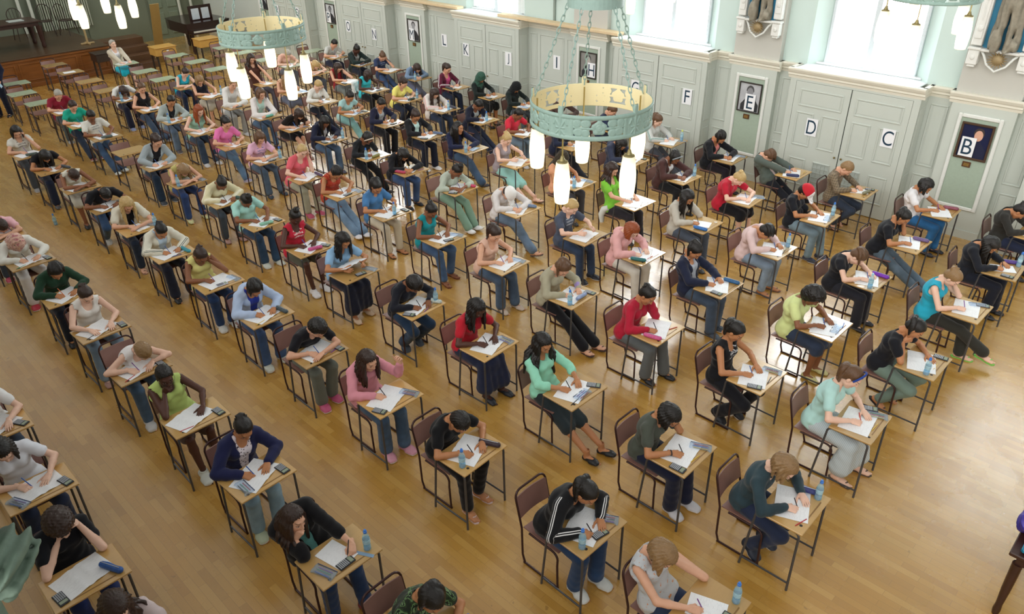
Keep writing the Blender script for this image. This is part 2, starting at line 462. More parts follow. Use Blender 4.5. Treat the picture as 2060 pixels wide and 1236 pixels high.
CAM_POS = (-0.2703, 0.2365, 5.5962); CAM_ROT = (0.79230, 0.53550, -0.01473); CAM_F = 1530.90
WIN_STRENGTH = 10.5; LAMP_STRENGTH = 1.9; WORLD_COL = (1.0, .97, .93, 1); WORLD_STRENGTH = .44; WORLD_SIDE = 2.8; EXPOSURE = 0.22; FLOOR_IOR = 1.65
SCROLL = (-1.535, .260, 4.655); SCROLL_RZ = .8
FLOOR_BOTTLE = (-14.9, 3.45, 0)
DATA = '''
W1 -19.29 12.74 -0.31 0.05 1.05
W2 -17.99 12.73 -0.45 0.00 1.06
W3 -16.79 12.75 -0.50 -0.02 1.04
W4 -15.64 12.73 -0.26 0.03 0.94
W5 -14.22 12.74 -0.49 0.00 1.12
W6 -12.97 12.77 -0.57 -0.02 1.09
W7 -11.82 12.75 -0.54 -0.02 1.07
W10 -7.99 12.79 -0.55 -0.01 1.07
W11 -6.65 12.73 -0.46 -0.00 1.05
W12 -5.43 12.79 -0.69 -0.06 0.93
W13 -4.23 12.72 -0.49 -0.01 1.05
W14 -2.95 12.76 -0.53 -0.01 1.06
W15 -1.68 12.83 -0.48 -0.02 1.00
V1 -18.08 11.30 -0.27 0.02 0.90
V2 -16.68 11.32 -0.55 -0.05 1.02
V3 -15.53 11.28 -0.44 -0.01 1.03
V4 -14.28 11.28 -0.36 0.03 1.06
V5 -13.00 11.31 -0.50 -0.03 1.02
V6 -11.76 11.31 -0.35 0.01 1.01
V7 -10.52 11.30 -0.40 0.01 1.05
V8 -9.28 11.36 -0.42 0.00 1.06
V9 -7.90 11.38 -0.45 -0.02 0.99
V10 -6.74 11.30 -0.41 -0.00 1.03
V11 -5.44 11.18 -0.39 -0.00 1.02
V12 -4.24 11.30 -0.51 -0.01 1.05
V13 -2.89 11.28 -0.39 0.01 1.07
V14 -1.68 11.33 -0.45 -0.02 1.00
U1 -16.82 9.82 -0.45 -0.03 0.98
U2 -15.58 9.83 -0.39 0.03 1.06
U3 -14.32 9.79 -0.35 0.03 1.04
U4 -13.11 9.83 -0.45 0.01 1.08
U5 -11.84 9.84 -0.54 -0.03 1.06
U6 -10.62 9.87 -0.52 -0.02 1.06
U7 -9.40 9.92 -0.49 0.00 1.09
U8 -7.94 9.86 -0.54 -0.01 1.08
U9 -6.69 9.84 -0.70 -0.01 1.16
U10 -5.44 9.84 -0.51 -0.00 1.07
U11 -4.22 9.80 -0.37 -0.03 0.94
U12 -2.89 9.81 -0.40 -0.02 0.99
U13 -1.69 9.87 -0.47 -0.00 1.06
P1 -19.34 5.44 -0.44 0.00 1.05
P2 -18.02 5.32 -0.46 -0.01 1.07
P3 -16.78 5.32 -0.54 -0.06 1.09
P4 -15.50 5.30 -0.42 0.00 1.06
P5 -14.26 5.33 -0.33 0.12 1.12
P6 -13.07 5.30 -0.27 0.01 0.90
P7 -11.73 5.34 -0.31 0.03 0.98
P8 -10.49 5.30 -0.51 -0.06 1.01
P9 -9.17 5.30 -0.50 0.01 1.11
P10 -8.07 5.30 -0.44 0.03 1.10
P11 -6.72 5.31 -0.28 0.01 0.99
P12 -5.43 5.30 -0.43 0.03 1.10
P13 -4.14 5.30 -0.66 -0.01 1.11
P14 -2.78 5.26 -0.39 0.00 1.05
P15 -1.70 5.35 -0.36 0.00 1.05
Q1 -19.32 6.86 -0.36 -0.03 0.87
Q2 -18.05 6.84 -0.50 0.01 1.14
Q3 -16.79 6.83 -0.37 0.06 1.09
Q4 -15.58 6.85 -0.36 0.08 1.11
Q5 -14.28 6.84 -0.41 0.05 1.11
Q6 -13.03 6.87 -0.41 0.03 1.08
Q7 -11.66 6.85 -0.37 0.08 1.14
Q8 -10.56 6.87 -0.39 0.01 1.02
Q9 -9.32 6.88 -0.49 -0.00 1.08
Q10 -7.98 6.84 -0.46 0.01 1.08
Q11 -6.72 6.88 -0.44 0.02 1.09
Q12 -5.46 6.84 -0.41 0.00 1.04
Q13 -4.20 6.88 -0.40 0.03 1.10
Q14 -2.88 6.85 -0.54 0.02 1.13
Q15 -1.75 6.86 -0.41 0.04 1.13
S1 -19.35 8.32 -0.31 0.07 1.03
S2 -18.07 8.34 -0.57 -0.08 1.03
S3 -16.82 8.29 -0.37 0.09 1.17
S4 -15.57 8.32 -0.39 0.07 1.16
S5 -14.36 8.31 -0.15 0.10 0.98
S6 -13.14 8.36 -0.37 0.02 1.03
S7 -11.73 8.33 -0.34 0.02 1.01
S8 -10.58 8.32 -0.35 -0.01 0.97
S9 -9.27 8.32 -0.26 0.03 1.01
S10 -7.89 8.37 -0.40 -0.04 0.94
S11 -6.48 8.33 -0.50 0.00 1.09
S12 -5.50 8.38 -0.41 -0.00 1.03
S13 -4.24 8.33 -0.61 -0.01 1.09
S14 -2.78 8.32 -0.43 -0.01 1.04
S15 -1.67 8.33 -0.39 0.01 1.07
N1 -16.77 3.89 -0.51 -0.04 1.10
N2 -15.51 3.89 -0.36 -0.02 0.93
N3 -14.21 3.90 -0.31 -0.01 0.91
N4 -12.96 3.90 -0.26 0.02 0.90
N5 -11.73 3.89 -0.44 -0.01 1.04
N6 -10.50 3.84 -0.39 -0.00 1.01
N7 -9.19 3.87 -0.47 -0.04 1.03
N8 -7.95 3.87 -0.39 -0.00 1.02
N9 -6.77 3.85 -0.22 0.05 1.00
N10 -5.47 3.88 -0.50 -0.02 1.06
N11 -4.25 3.90 -0.33 -0.02 1.00
N12 -2.84 3.91 -0.25 0.03 1.06
L1 -11.77 2.34 -0.37 -0.05 0.97
L2 -10.30 2.33 -0.38 0.01 1.01
L3 -9.13 2.32 -0.46 0.02 1.08
L4 -7.95 2.29 -0.16 0.07 0.93
L5 -6.67 2.31 -0.56 -0.06 1.08
L6 -5.43 2.32 -0.44 0.06 1.10
L7 -4.11 2.29 -0.54 -0.16 1.00
K1 -6.74 0.85 -0.48 -0.10 1.06
K2 -5.39 0.77 -0.50 0.02 1.08
E1 -24.50 6.89 -0.42 0.00 1.06
E2 -23.27 6.90 -0.42 0.00 1.06
E3 -21.87 6.86 -0.42 0.00 1.06
E4 -20.57 6.83 -0.42 0.00 1.06
E6 -21.88 5.27 -0.42 0.00 1.06
E7 -20.62 5.28 -0.42 0.00 1.06
LADY -23.15 8.33 -0.61 -0.07 1.18
G1 -23.02 9.76 -0.42 0.00 1.06
G2 -21.84 9.79 -0.42 0.00 1.06
G3 -20.58 9.74 -0.42 0.00 1.06
G4 -21.83 8.29 -0.42 0.00 1.06
G5 -20.60 8.26 -0.42 0.00 1.06
G6 -22.98 11.21 -0.42 0.00 1.06
G7 -21.88 11.27 -0.42 0.00 1.06
G8 -20.57 11.23 -0.42 0.00 1.06
G10 -20.50 12.72 -0.42 0.00 1.06
W8 -10.52 12.75 -0.42 0.00 1.06
W9 -9.22 12.75 -0.42 0.00 1.06
U0 -18.10 9.83 -0.71 -0.06 1.26
V0 -19.36 11.30 -0.35 0.02 0.99
K0 -7.96 0.85 -0.42 0.00 1.06
K3 -4.12 0.80 -0.62 -0.02 1.11
L8 -2.92 2.32 -0.30 0.05 1.06
N13 -1.66 3.90 -0.62 -0.05 1.03
L0 -13.00 2.34 -0.22 0.03 0.86
M0 -16.65 2.36 0.18 1.13 1.43
'''
PEOPLE = '''
W1|person in pale grey printed tee|B|short|k|tee:c4c6c0|tr:2a2f45|sn:dddddd|W|n|c1
W2|person in black-green jacket with small bun|E|bun|k|jkt:1c2b29:9a9a98|tr:232a3a|fl:111111|A|n|p2
W3|person in navy tee with brown bun|B|bun|b|tee:2d3a5a|tr:47608a|sn:cccccc|L|f|p1
W4|person in grey-blue cardigan slumped on one arm|B|long|d|long:7389a3|sk:6a6f85|fl:333333|C|f|b2
W5|person in maroon jacket with white sleeve stripes|B|pony|d|jks:5e1f35:d0548c:e8e8e8|tr:28344c|fl:222222|W|n|c2 K3a4044@5
W6|person in dark green headscarf|C|hijab:35584a|k|long:17211f|sk:14181a|fl:111111|W|n|c2
W7|person in long black headscarf and black top|C|hijab:15181a|k|long:1a2422|tr:566068|fl:222222|W|n|z2
W8|person in beige and brown top under the iron ring|B|short|d|long:4a3630|tr:2b2f3c|fl:222222|A|n|p2
W9|person with reddish-brown hair in navy top by the wall|B|short|b|long:222c46|tr:2b2f3c|fl:222222|A|n|p2
W10|person in grey top with green sleeve stripe|A|pony|b|trk:c9ccc8:2f7f78|tr:4a4e56|sn:777777|W|f|b1:d8e36a r1
W11|person in black cardigan over coral top|C|pony|k|jkt:15171c:e28a84|tr:231f28|fl:222222|C|n|z1
W12|person in olive-grey jacket with clipped hair|B|pony|b|jkt:56605a:d8c2c0|tr:20232b|fl:222222|W|f|K2d3a66@2 p1
W13|person in brown checked shirt|B|short|l|plaid:8a7a62:5d5244|tr:3a4557|sa:5a4030|W|t|c1 K8a8a70@3
W14|person in plain white tee with shaggy black hair|C|bob|k|polo:e2e0e2|tr:2f6aa0|fl:181c28|W|n|K8a4a5a@1
W15|person in sheer black top with green wristband|C|bun|k|long:2c2b28|tr:232b42|fl:222222|L|n|c2
V0|pale-haired person in pink behind the lamps|A|short|g|tee:e2b4a0|tr:6b6f7a|sn:cccccc|W|n|
V1|blond person with head right down on the desk|A|bob|y|cap:d9a274|tr:5b6270|sn:cccccc|A|n|p1
V2|person in red top with long brown hair|B|long|d|tank:8f2228|sk:77807e|fl:999999|L|n|c2
V3|person in turquoise camisole with white coat on chair|E|bob|d|tank:3fc0cc|tr:14161a|fl:111111|W|n|c3
V4|person in lemon yellow tee|B|pony|d|tee:ece27a|tr:232c40|fl:333333|W|t|b1 K3a4a44@3
V5|person in cream top with pink sleeve stripes|B|long|d|trk:dfd8d2:cf7f80|tr:36435a|fl:222222|W|n|b3 K4a4a58@1
V6|person in navy cardigan over grey tee, hand on cheek|D|short|k|jkt:181c2e:a9b0ae|tr:2a3247|fl:222222|L|f|b3 p1
V7|person in red polo with short black hair|D|short|k|polo:d32f42|tr:7f97ab|sn:cccccc|W|n|z1
V8|person in navy jacket and striped black track pants|C|short|k|long:20263c|trs:1a1d24|sn:888888|W|x|b1 z3
V9|person in navy hooded jacket behind the lamps|C|long|k|hood:31374c|tr:23262e|fl:222222|W|n|c1
V10|person in brown cardigan with grey headband|D|band:8a9298|k|jkt:4a2f2c:d9d9d9|tr:1c1d20|fl:222222|C|n|b1 z4
V11|blonde person in red polo and black skirt|A|bun|y|polo:b82236|sk:15161a|fl:b5a894|C|n|z1 r4
V12|person in red and white cap|C|cap:c22834:e8e4e4|k|tee:191b22|tr:8299a5|sn:33384a|W|n|b1 z3
V13|person in black polo with tied black hair|C|pony|k|polo:17191f|tr:5f7180|sa:3a3036|L|f|K6f5a8a@1
V14|person in black jacket with very long wavy hair|C|long|k|long:1b1e26|tr:1a1e2a|fl:111318|W|n|K5a3f8f@4 c2 b1
U0|person in dark brown top with raised bare elbow|B|long|d|cap:4a2a20|tr:6a6a78|fl:555555|L|n|
U1|person in peach top under the lamp cluster|B|long|l|tank:e3b898|sk:6d7488|fl:999999|L|n|z1
U2|blond person in white shirt over green tie|A|short|y|long:e4e4de|tr:1d222e|fl:222222|L|f|p2
U3|person in pale aqua top and aqua trousers|C|bun|k|cap:a7cfcd|tr:86b8b6|fl:999999|W|x|c1 z3
U4|person in navy and grey raglan top|C|short|k|jkt:20233a:a5a9ac|tr:17191f|fl:111111|W|n|c3 p1
U5|person in black cardigan over mint top|C|pony|d|jkt:1b1c20:c5e4dd|tr:1c2233|sn:e8e8e8|W|n|c2 K5a6a8a@1
U6|person in navy jumper glancing sideways|C|long|k|long:1d2340|tr:4a627e|fl:33333a|C|x|b2 z3 y12
U7|blonde person in grey camisole and aqua skirt|A|bun|y|tank:9c9196|sk:9fd6cf|sa:6a5648|H|f|p1
U8|person in dark headscarf and apricot top|C|hijab:3a3226|k|cap:e0a27c|tr:4a4a50|fl:333333|W|n|b2 z1
U9|person in lime green tee|B|long|d|tee:7fc53e|tr:2c2a30|fl:222230|W|n|r1
U10|person in cream jumper with loose black hair|C|long|k|long:bdb8ac|tr:4f5866|fl:333333|L|n|K2f6fb8@2 e1
U11|person in pale pink blouse|C|pony|k|long:dcc2c0|tr:8fa3b8|sa:6a5a58|W|n|b1 z4 p3
U12|person in black top with brown ponytail|A|pony|b|cap:1b1c22|tr:26272f|fl:181820|W|n|b2:9fd0e8 K7a2fb8@1 c1
U13|person in turquoise top with blond bun|A|bun|l|tank:2aa7c4|tr:33332e|sg:7fd060|L|k|z1 c1
S1|person in turquoise sleeveless top, back row|A|short|d|tank:28a9c4|tr:27375a|sn:dddddd|A|n|
S2|blonde person in black camisole and pale skirt|B|bob|l|tank:1c1c28|sk:bdb8a8|fl:b58a68|W|n|b1
S3|person in white cardigan and grey trousers|B|short|l|jkt:e0dfdb:c9c6c0|tr:a3a7a6|sn:cccccc|A|n|c3
S4|person in white cardigan over mint vest|B|bob|b|jkt:e2ddda:b3d3c6|tr:56708e|fl:444455|A|n|K6ab8a8@3
S5|person in black tee and shorts, bent low|B|long|d|tee:1f1a18|sh:17171c|fl:8a6a58|W|k|p1
S6|person in navy hooded jacket over white top|D|long|k|hoodj:1c2036:e6e6ea|tr:56708e|fl:555566|W|n|b1 c2 c3
S7|person in black jumper with pale hairband|D|band:d8c9b8|k|long:1d2024|tr:131417|fl:222222|L|f|b2 K8a8440@3
S8|person in black jumper with dark hair past shoulders|C|long|k|long:1a1a1e|tr:46618e|fl:18181c|C|n|Kb83a5a@5 p1
S9|person in grey-green jumper, green trousers|D|bun|k|tql:b3bdae|tr:7fa08c|sn:e4e4e4|C|f|Kd0446a@1 c2
S10|person in white cap and white long-sleeved top|B|cap:ecebe8:ecebe8|d|long:dcd8d6|tr:7288a0|sa:6a5a52|C|x|K6f86a8@1
S11|blond person in slate printed tee|A|short|y|tee:4b5364|tr:3b4b66|sn:22242c|H|n|
S12|person in pink hooded top with auburn hair|A|bob|r|hood:e0aaa8|tr:d3cfc4|fl:b9a99a|W|n|K2d6f70@2 p3
S13|person in navy zipped jacket over grey top|C|pony|k|jkt:20263c:aeb4bf|tr:4d5d72|sn:3a4450|W|n|K2a5f8f@1 c2
S14|person in lemon tee with curly black hair|D|curly|k|tee:d5e09a|sk:39455c|fl:cfc88c|W|n|z3 p1
S15|person in black tee with glossy black braid|C|pony|k|tee:17181e|tr:6f8378|sa:2a2626|R|t|b2 c1 p3
Q1|person in white tee, dark hair hanging over face|D|long|d|tee:dcdcd8|tr:20243a|sn:8a94b8|W|n|b2
Q2|person in black waistcoat with short brown hair|B|short|b|tank:19171c|tr:44566e|sn:888888|W|f|c3
Q3|person in pale grey cardigan over black tee|C|short|k|jkt:a9b3b0:15161c|tr:6e86a2|sn:5a5050|W|n|b2
Q4|person with long curly red hair|A|long|r|tank:9fcdb8|tr:3d5068|sn:cccccc|W|n|
Q5|person in hot pink tee|B|pony|k|tee:e87bb4|tr:5f7c98|sn:9a92a8|W|x|p1
Q6|person in pale pink tee with brown bob|B|bob|b|tee:e3b4cc|tr:5a6f86|fl:3a4450|C|n|b1 c3
Q7|person in coral v-neck tee|A|short|y|tee:e06672|tr:a9a893|sn:b8506a|L|n|K5a4a68@1
Q8|person in orange-red patterned vest with glasses|C|pony|k|tank:a83a28|tr:7f9cb8|sn:e4e4e8|W|f|c3 z1
Q9|person in mid-blue shirt|C|pony|k|polo:4a7cae|tr:cfc6b0|sa:2a2422|W|n|b3 c1 p3
Q10|person in teal camisole, tied dark hair|D|bun|k|tank:1c8f98|tr:4d6a90|sg:7a4a3a|W|n|c3 z1
Q11|person in peach sleeveless top|B|pony|d|tank:e0b9a4|tr:50647c|fl:c8b8a8|W|n|z1
Q12|person in khaki shirt with mauve scarf|B|pony|b|long:a9a48c|tr:16161a|sg:4a3a3a|W|f|b2 K8ea0c8@3 c1
Q13|person in crimson long-sleeved top|C|bun|k|long:b02038|tr:63686a|he:17171c|L|n|Kd05a90@2 p1
Q14|person in black sleeveless tee with white print|C|pony|k|tank:141519|tr:17181e|sn:14161c|W|t|z1 c2 p3
Q15|person in pale aqua tee with blue hairband|A|band:23408f|b|tee:b3dcd6|skl:a9b4b8|sa:554a44|W|n|z1 c4 p3
P1|person in maroon polo shirt|B|short|g|tee:8a1f32|tr:4f5a5e|sn:999999|W|n|
P2|person in bright teal tee|B|short|d|tee:21a58c|tr:232f42|sn:884a4a|W|f|
P3|person in white tee beside an empty desk|D|short|k|tee:dfded4|tr:3e5878|sn:d0d8d4|W|f|K5a6a68@3
P5|person in pale grey cardigan over black vest|B|pony|d|jkt:9fabb0:121217|tr:2a3f58|sn:444a50|W|n|
P6|person in mustard camisole, long hair on arm|B|long|l|tank:c2b872|tr:3a558e|fl:d8d8a0|A|n|b2 z1
P7|person in cream zipped jacket, hair clipped up|D|bun|k|trk:ddd6b0:f0eee0|tr:46525e|fl:b08a80|W|n|K3f5f58@1
P8|person in mint tee with dark bun|D|bun|k|tee:a9dcd2|tr:34506f|sn:cfd4c8|W|n|K8fc8b0@3 c1
P9|person in red basketball vest with top bun|E|bun|k|vest:c2263c:ece6d8|sh:5a5a4c|sn:e0dede|W|n|c1 Kd05a90@3
P10|person in sky blue shirt with long black hair|C|long|k|tee:8fb8dc|skl:191d2e|fl:c8ad90|H|n|c3 z1
P11|person in black jacket crouched over paper|D|curls|k|long:1b1d26|tr:28405c|sn:3a4450|W|t|b1 Kc8d6d2@1 c2 p3
P12|person in scarlet tee with long braids|E|long|k|tee:b8202f|skl:2b3350|fl:20242c|W|n|z1
P13|person in mint cardigan with waist-long black hair|C|long|k|long:97dcc0|sk:2a3438|fl:15171a|W|f|z3 c1 p2
P14|person in dark olive tee with glasses|C|bob|k|tee:4a4f46|tr:1b2036|sn:c8c8cc|L|n|z1 c2 p3
P15|person in blue denim jacket|A|bob|l|long:33474f|tr:2a3550|sn:1c2434|W|t|b1 K3a3f7a@4 p2
N1|person in white printed tee with dark bob|B|bob|k|cap:d8d6cc|tr:4a5058|sn:9a9a9a|L|n|K4f5f58@3
N2|person in sleeveless black top, hair over face|C|long|k|cap:18181c|tr:222c44|fl:555555|W|n|K4a5058@1
N3|person in sleeveless white top with head bowed|D|short|d|tank:dddacb|sk:c9c9bd|fl:222222|A|n|p1
N4|person in black tee leaning low|D|short|k|tee:16171c|tr:41608a|sn:c4c4bc|W|t|K3a4a4c@1 r3
N5|person in cream short-sleeved top with long blond hair|B|long|y|jks:d9d5c4:16161a:d9d5c4|tr:2c3a50|sa:a08878|C|n|z1 b1 p3
N6|person in cream striped tracksuit top|C|bun|k|jks:e2e0d0:b9cfe0:3a4a48|tr:242a3c|fl:222222|W|n|K3f9fae@1 p3
N7|person in yellow strappy vest|D|bun|d|tank:dfd98a|tr:2f4a78|sn:cfcfc8|L|n|c3:c9cdd8 z1
N8|person in pale blue zipped top|C|pony|k|jkt:b3c6e4:2a3a9a|tr:45608c|sn:c8ccc0|W|n|K46555c@1 p2
N9|person in black tee and grey cargo trousers|B|curls|k|tee:19191f|tr:6b7168|sn:c0557a|C|n|c1 p1
N10|person in rose pink cardigan|B|long|d|long:dc93a0|tr:4d6682|sn:d89aac|U|n|z1 c2
N11|person in black tee over white-strapped flip-flops|C|short|k|tee:101114|tr:0f0f12|sg:d9c4c0|W|n|b2 K3a2a34@1 e3
N12|person in black tracksuit top with white stripes|C|pony|k|trk:16171a:e6e6e6|tr:2e4a72|sn:d0d4d0|W|n|b2 c3 z1
N13|person in pale patterned vest with fair hair|B|bob|l|tank:c3c8cc|tr:33415e|sn:cccccc|L|n|b1 z2 c3
L0|person in pale pink top at the photo edge|B|short|d|tee:e6b4bc|tr:4a5a70|sn:c8506a|A|n|
L1|person in red and cream patterned headscarf|B|hijab:c9a494|k|long:e2e2da|tr:e0e0e0|sn:b83040|W|n|c1 p2
L2|person in bottle green jumper|C|pony|k|long:22402e|tr:1c2436|fl:222222|W|n|
L3|person in white camisole with cropped dark hair|A|bun|d|tank:e8e6e0|tr:8aa3bc|fl:b08a80|F|n|c1 p2
L4|blond person in white top with face bowed to paper|A|short|l|tank:e8e6e6|tr:55708e|sn:cccccc|W|n|c1 p2
L5|person in pale green vest, hand to mouth|E|short|k|tank:bdd47a|sh:5a4a44|sn:cfd4cc|R|n|c1 p2
L6|person in indigo cardigan over spotted top|C|bun|k|jkt:20244a:e6dde4|tr:8fb0c4|sn:b8c4a8|W|n|c1 z2
L7|person in black shrug over teal top|B|long|d|jkt:101013:5f9a98|tr:25406a|sn:9a4a50|R|n|b1 c3 z2 r1
L8|person in green camouflage top|C|pony|k|camo:3a4a2c|tr:2a3040|fl:222222|W|n|b1:3a6fd0
K0|person with pale arm at the frame edge|A|short|d|tee:e6e6e6|tr:4a5a70|sn:cccccc|F|n|c1
K1|person in white tee with dark bob beside the stone carving|A|bob|k|tee:dfe2ea|tr:2a3550|sn:cccccc|W|n|z2 c1
K2|person in black tee with big brown curls|A|curly|d|tee:111319|tr:2a3a70|sn:cccccc|B|n|K2f5ba0@1 c2
K3|person with dark centre-parted hair at the bottom edge|A|long|d|tee:c8b8b8|tr:2a3550|sn:cccccc|W|n|
LADY|person in beige jacket and bright turquoise skirt|A|short|g|jkt:c9c1ae:e6e6ea|sk:1fb4d0|fl:777777|F|n|p15
'''
# ------------------------------------------------------------------ people
MALE = {'W1', 'W13', 'P1', 'P3', 'N4', 'Q3', 'S11', 'P15', 'V7', 'N9'}
OFF = A3(-.6, 0, 0)                       # a person's origin lies on the floor under the seat
LAT = A3(0, 1, 0)

def two_bone(a, b, l1, l2, pole):
    d = b-a; D = np.linalg.norm(d); dn = d/D
    if D > (l1+l2)*.995: return a + d*l1/(l1+l2)
    ca = max(-1, min(1, (l1*l1 + D*D - l2*l2)/(2*l1*D)))
    pn = nrm(pole - dn*(pole@dn))
    return a + l1*(dn*ca + pn*math.sqrt(1-ca*ca))

def skeleton(s):
    K = {}; H = A3(*s['H']); r = s['r']
    hip = A3(-.635 + (.05 if H[0] > -.3 else 0), H[1]*.15, .535)
    if 'U' not in s['arms'] and s['id'] == 'LADY': hip[0] = -.66
    d = H-hip; D = np.linalg.norm(d)
    L1, L2 = .445, .16
    if D > (L1+L2)*.97: L1 = D/.97-L2
    dn = d/D; v = A3(-1, 0, .3); bn = nrm(v - dn*(v@dn))
    ca = min(1, (L1*L1 + D*D - L2*L2)/(2*L1*D)); N = hip + L1*(dn*ca + bn*math.sqrt(1-ca*ca))
    td = nrm(N-hip); fwd = nrm(A3(1, 0, 0) - td*td[0])
    lat = nrm(np.cross(td, fwd)); K.update(H=H, hip=hip, N=N, td=td, fwd=fwd, lat=lat)
    K['P1'] = hip + (N-hip)*.36 - fwd*.004
    K['P2'] = hip + (N-hip)*.72 - fwd*.012
    yaw = math.radians(s.get('yaw', r.uniform(-10, 6))); 
    pit = math.radians(s['pitch'] if 'pitch' in s else 40 + max(-8, min(34, (1.12-H[2])*170)) + r.uniform(-4, 4))
    f = A3(math.cos(pit)*math.cos(yaw), math.cos(pit)*math.sin(yaw), -math.sin(pit)); l = A3(-math.sin(yaw), math.cos(yaw), 0); u = np.cross(f, l)
    ro = r.uniform(-.12, .12); l2 = l*math.cos(ro)+u*math.sin(ro); u = np.cross(f, l2)
    K['R'] = np.stack([f, l2, u], 1)
    sw = .150 if s['id'] not in MALE else .168
    K['S'] = {q: N - td*.055 + lat*q*sw + fwd*.018 for q in (-1, 1)}
    dx = max(-.04, min(.16, (H[0]+.45)))*.6
    arms = s['arms']; E = {}; W = {}; HF = {}; hp = {}
    def on_desk(q, w, hx, dz=(0, 0, 1), elbow=None, pose='flat'):
        w = A3(*w); S = K['S'][q]
        e = A3(*elbow) if elbow is not None else two_bone(S, w, .265, .235, A3(-.35, q*.9, -.35))
        e[2] = max(e[2], .752)
        E[q], W[q], HF[q], hp[q] = e, w, (A3(*hx), A3(*dz)), pose
    def prop(q, chin=False):
        R = K['R']; w = H + R @ (A3(.075, q*.045, -.155) if chin else A3(.045, q*.098, -.085))
        e = A3(w[0]+.02, q*.215, .752)
        if e[0] < -.38: e[0] = -.38
        if w[2] < .86: w[2] = .86
        E[q], W[q], hp[q] = e, w, 'fist' if chin else 'prop'
        up = nrm(R @ (A3(.25, -q*.35, .9) if chin else A3(-.12, 0, 1)))
        HF[q] = (up, R @ A3(-.2, q*1., 0) if not chin else R @ A3(.5, q*.8, 0))
    # the writing hand is the right one
    if arms in 'WLCUT':
        on_desk(-1, (-.285+dx, -.115, .757), (.82, .5, -.16), (-.15, -.45, .88), pose='write')
    if arms == 'W': on_desk(1, (-.27+dx, .135, .75), (.72, -.62, -.06))
    if arms == 'L': prop(1)
    if arms == 'C': on_desk(1, (-.19+dx, -.01, .752), (.35, -.9, -.05), elbow=(-.25+dx, .24, .755))
    if arms == 'R':
        prop(-1, s['id'] in ('L5', 'L7', 'S15'))
        if s['id'] == 'L7': on_desk(1, (-.20, .13, .757), (.75, -.5, -.16), (-.15, .45, .88), pose='write')
        else: on_desk(1, (-.25+dx, .13, .75), (.72, -.62, -.06))
    if arms == 'A':
        on_desk(-1, (-.21+dx, .03, .752), (.5, .85, -.05), elbow=(-.31+dx, -.23, .755), pose='write')
        on_desk(1, (-.15+dx, -.02, .757), (.3, -.95, -.05), elbow=(-.27+dx, .24, .755))
    if arms == 'B': prop(1); prop(-1, True)
    if arms == 'H':
        for q in (-1, 1): on_desk(q, (-.23, q*.15, .80), (.9, -q*.3, .1), (.1, q*.8, .5), pose='prop')
    if arms == 'F':
        for q in (-1, 1): on_desk(q, (-.20, q*.12, .752), (.95, -q*.25, -.05))
    if arms == 'U':
        E[1], W[1], HF[1], hp[1] = A3(-.40, .27, .80), A3(-.30, .23, 1.0), (A3(.25, -.1, .95), A3(-.3, .9, 0)), 'prop'
    K.update(E=E, W=W, HF=HF, hp=hp)
    # legs
    lp = s['legs']; A = {}; fp = {-1: 0, 1: 0}; fy = {-1: -.14, 1: .14}
    j = lambda a: r.uniform(-a, a)
    if lp == 'n': A = {q: A3(-.20+j(.07), q*(.11+j(.03)), .09) for q in (-1, 1)}
    if lp == 't': A = {q: A3(-.47+j(.06), q*.10, .12) for q in (-1, 1)}; fp = {-1: .5, 1: .5}
    if lp == 'f': A = {q: A3(.10+j(.06), q*(.09+j(.03)), .09) for q in (-1, 1)}; fp = {-1: -.25, 1: -.25}
    if lp == 'x': A = {-1: A3(-.05, .06, .09), 1: A3(.13, -.04, .115)}; fp[1] = -.35
    if lp == 'k': A = {-1: A3(.10, .05, .20), 1: A3(-.15, .06, .09)}; fp[-1] = .1
    HJ = {q: hip + A3(.03, q*.085, -.022) for q in (-1, 1)}; KN = {}
    for q in (-1, 1):
        KN[q] = two_bone(HJ[q], A[q], .405, .395, A3(1, q*.12, 1.1))
        KN[q][2] = min(KN[q][2], .60 if not (lp == 'k' and q == -1) else .63)
    K.update(A=A, HJ=HJ, KN=KN, fp=fp, fy=fy)
    return K

def torso(g, K, s, inf, k=.03):
    L = K['lat']; hip, P1, P2, N, td, fw = (K[i] for i in ('hip', 'P1', 'P2', 'N', 'td', 'fwd'))
    fem = s['id'] not in MALE; b = s['build']
    hp = .108*b+inf+(.010 if inf > 0 else 0); g.caps(hip-L*.06, hip+L*.06, hp, hp, k)
    g.caps(hip, P1, hp, .088*b+inf, k, (L, .74))
    g.caps(P1, P2, .088*b+inf, .104*b+inf, k, (L, .72))
    g.caps(P2, N-td*.05, .104*b+inf, .07+inf, k, (L, .62))
    for q in (-1, 1):
        g.caps(N-td*.035+L*q*.03, K['S'][q], .046+inf, .05+inf, k)
        if fem: g.ell(P2+fw*.072*b+L*q*.062-td*.015, (.056+inf,)*3, k)
def arm(g, K, q, inf, t0=0., t1=2., k=.012):
    S, E, W = K['S'][q], K['E'][q], K['W'][q]; L = lambda a, b, t: a+(b-a)*t
    if t0 < 1:
        t = min(t1, 1); g.caps(S, L(S, E, t), .045+inf, .045+(.036-.045)*t+inf, k)
    if t1 > 1:
        t = t1-1; m = L(E, W, min(t, .35)); g.caps(E, m, .036+inf, .0365+inf, k)
        if t > .35: g.caps(m, L(E, W, t), .0365+inf, .0365+(.0245-.0365)*(t-.35)/.65+inf, k)
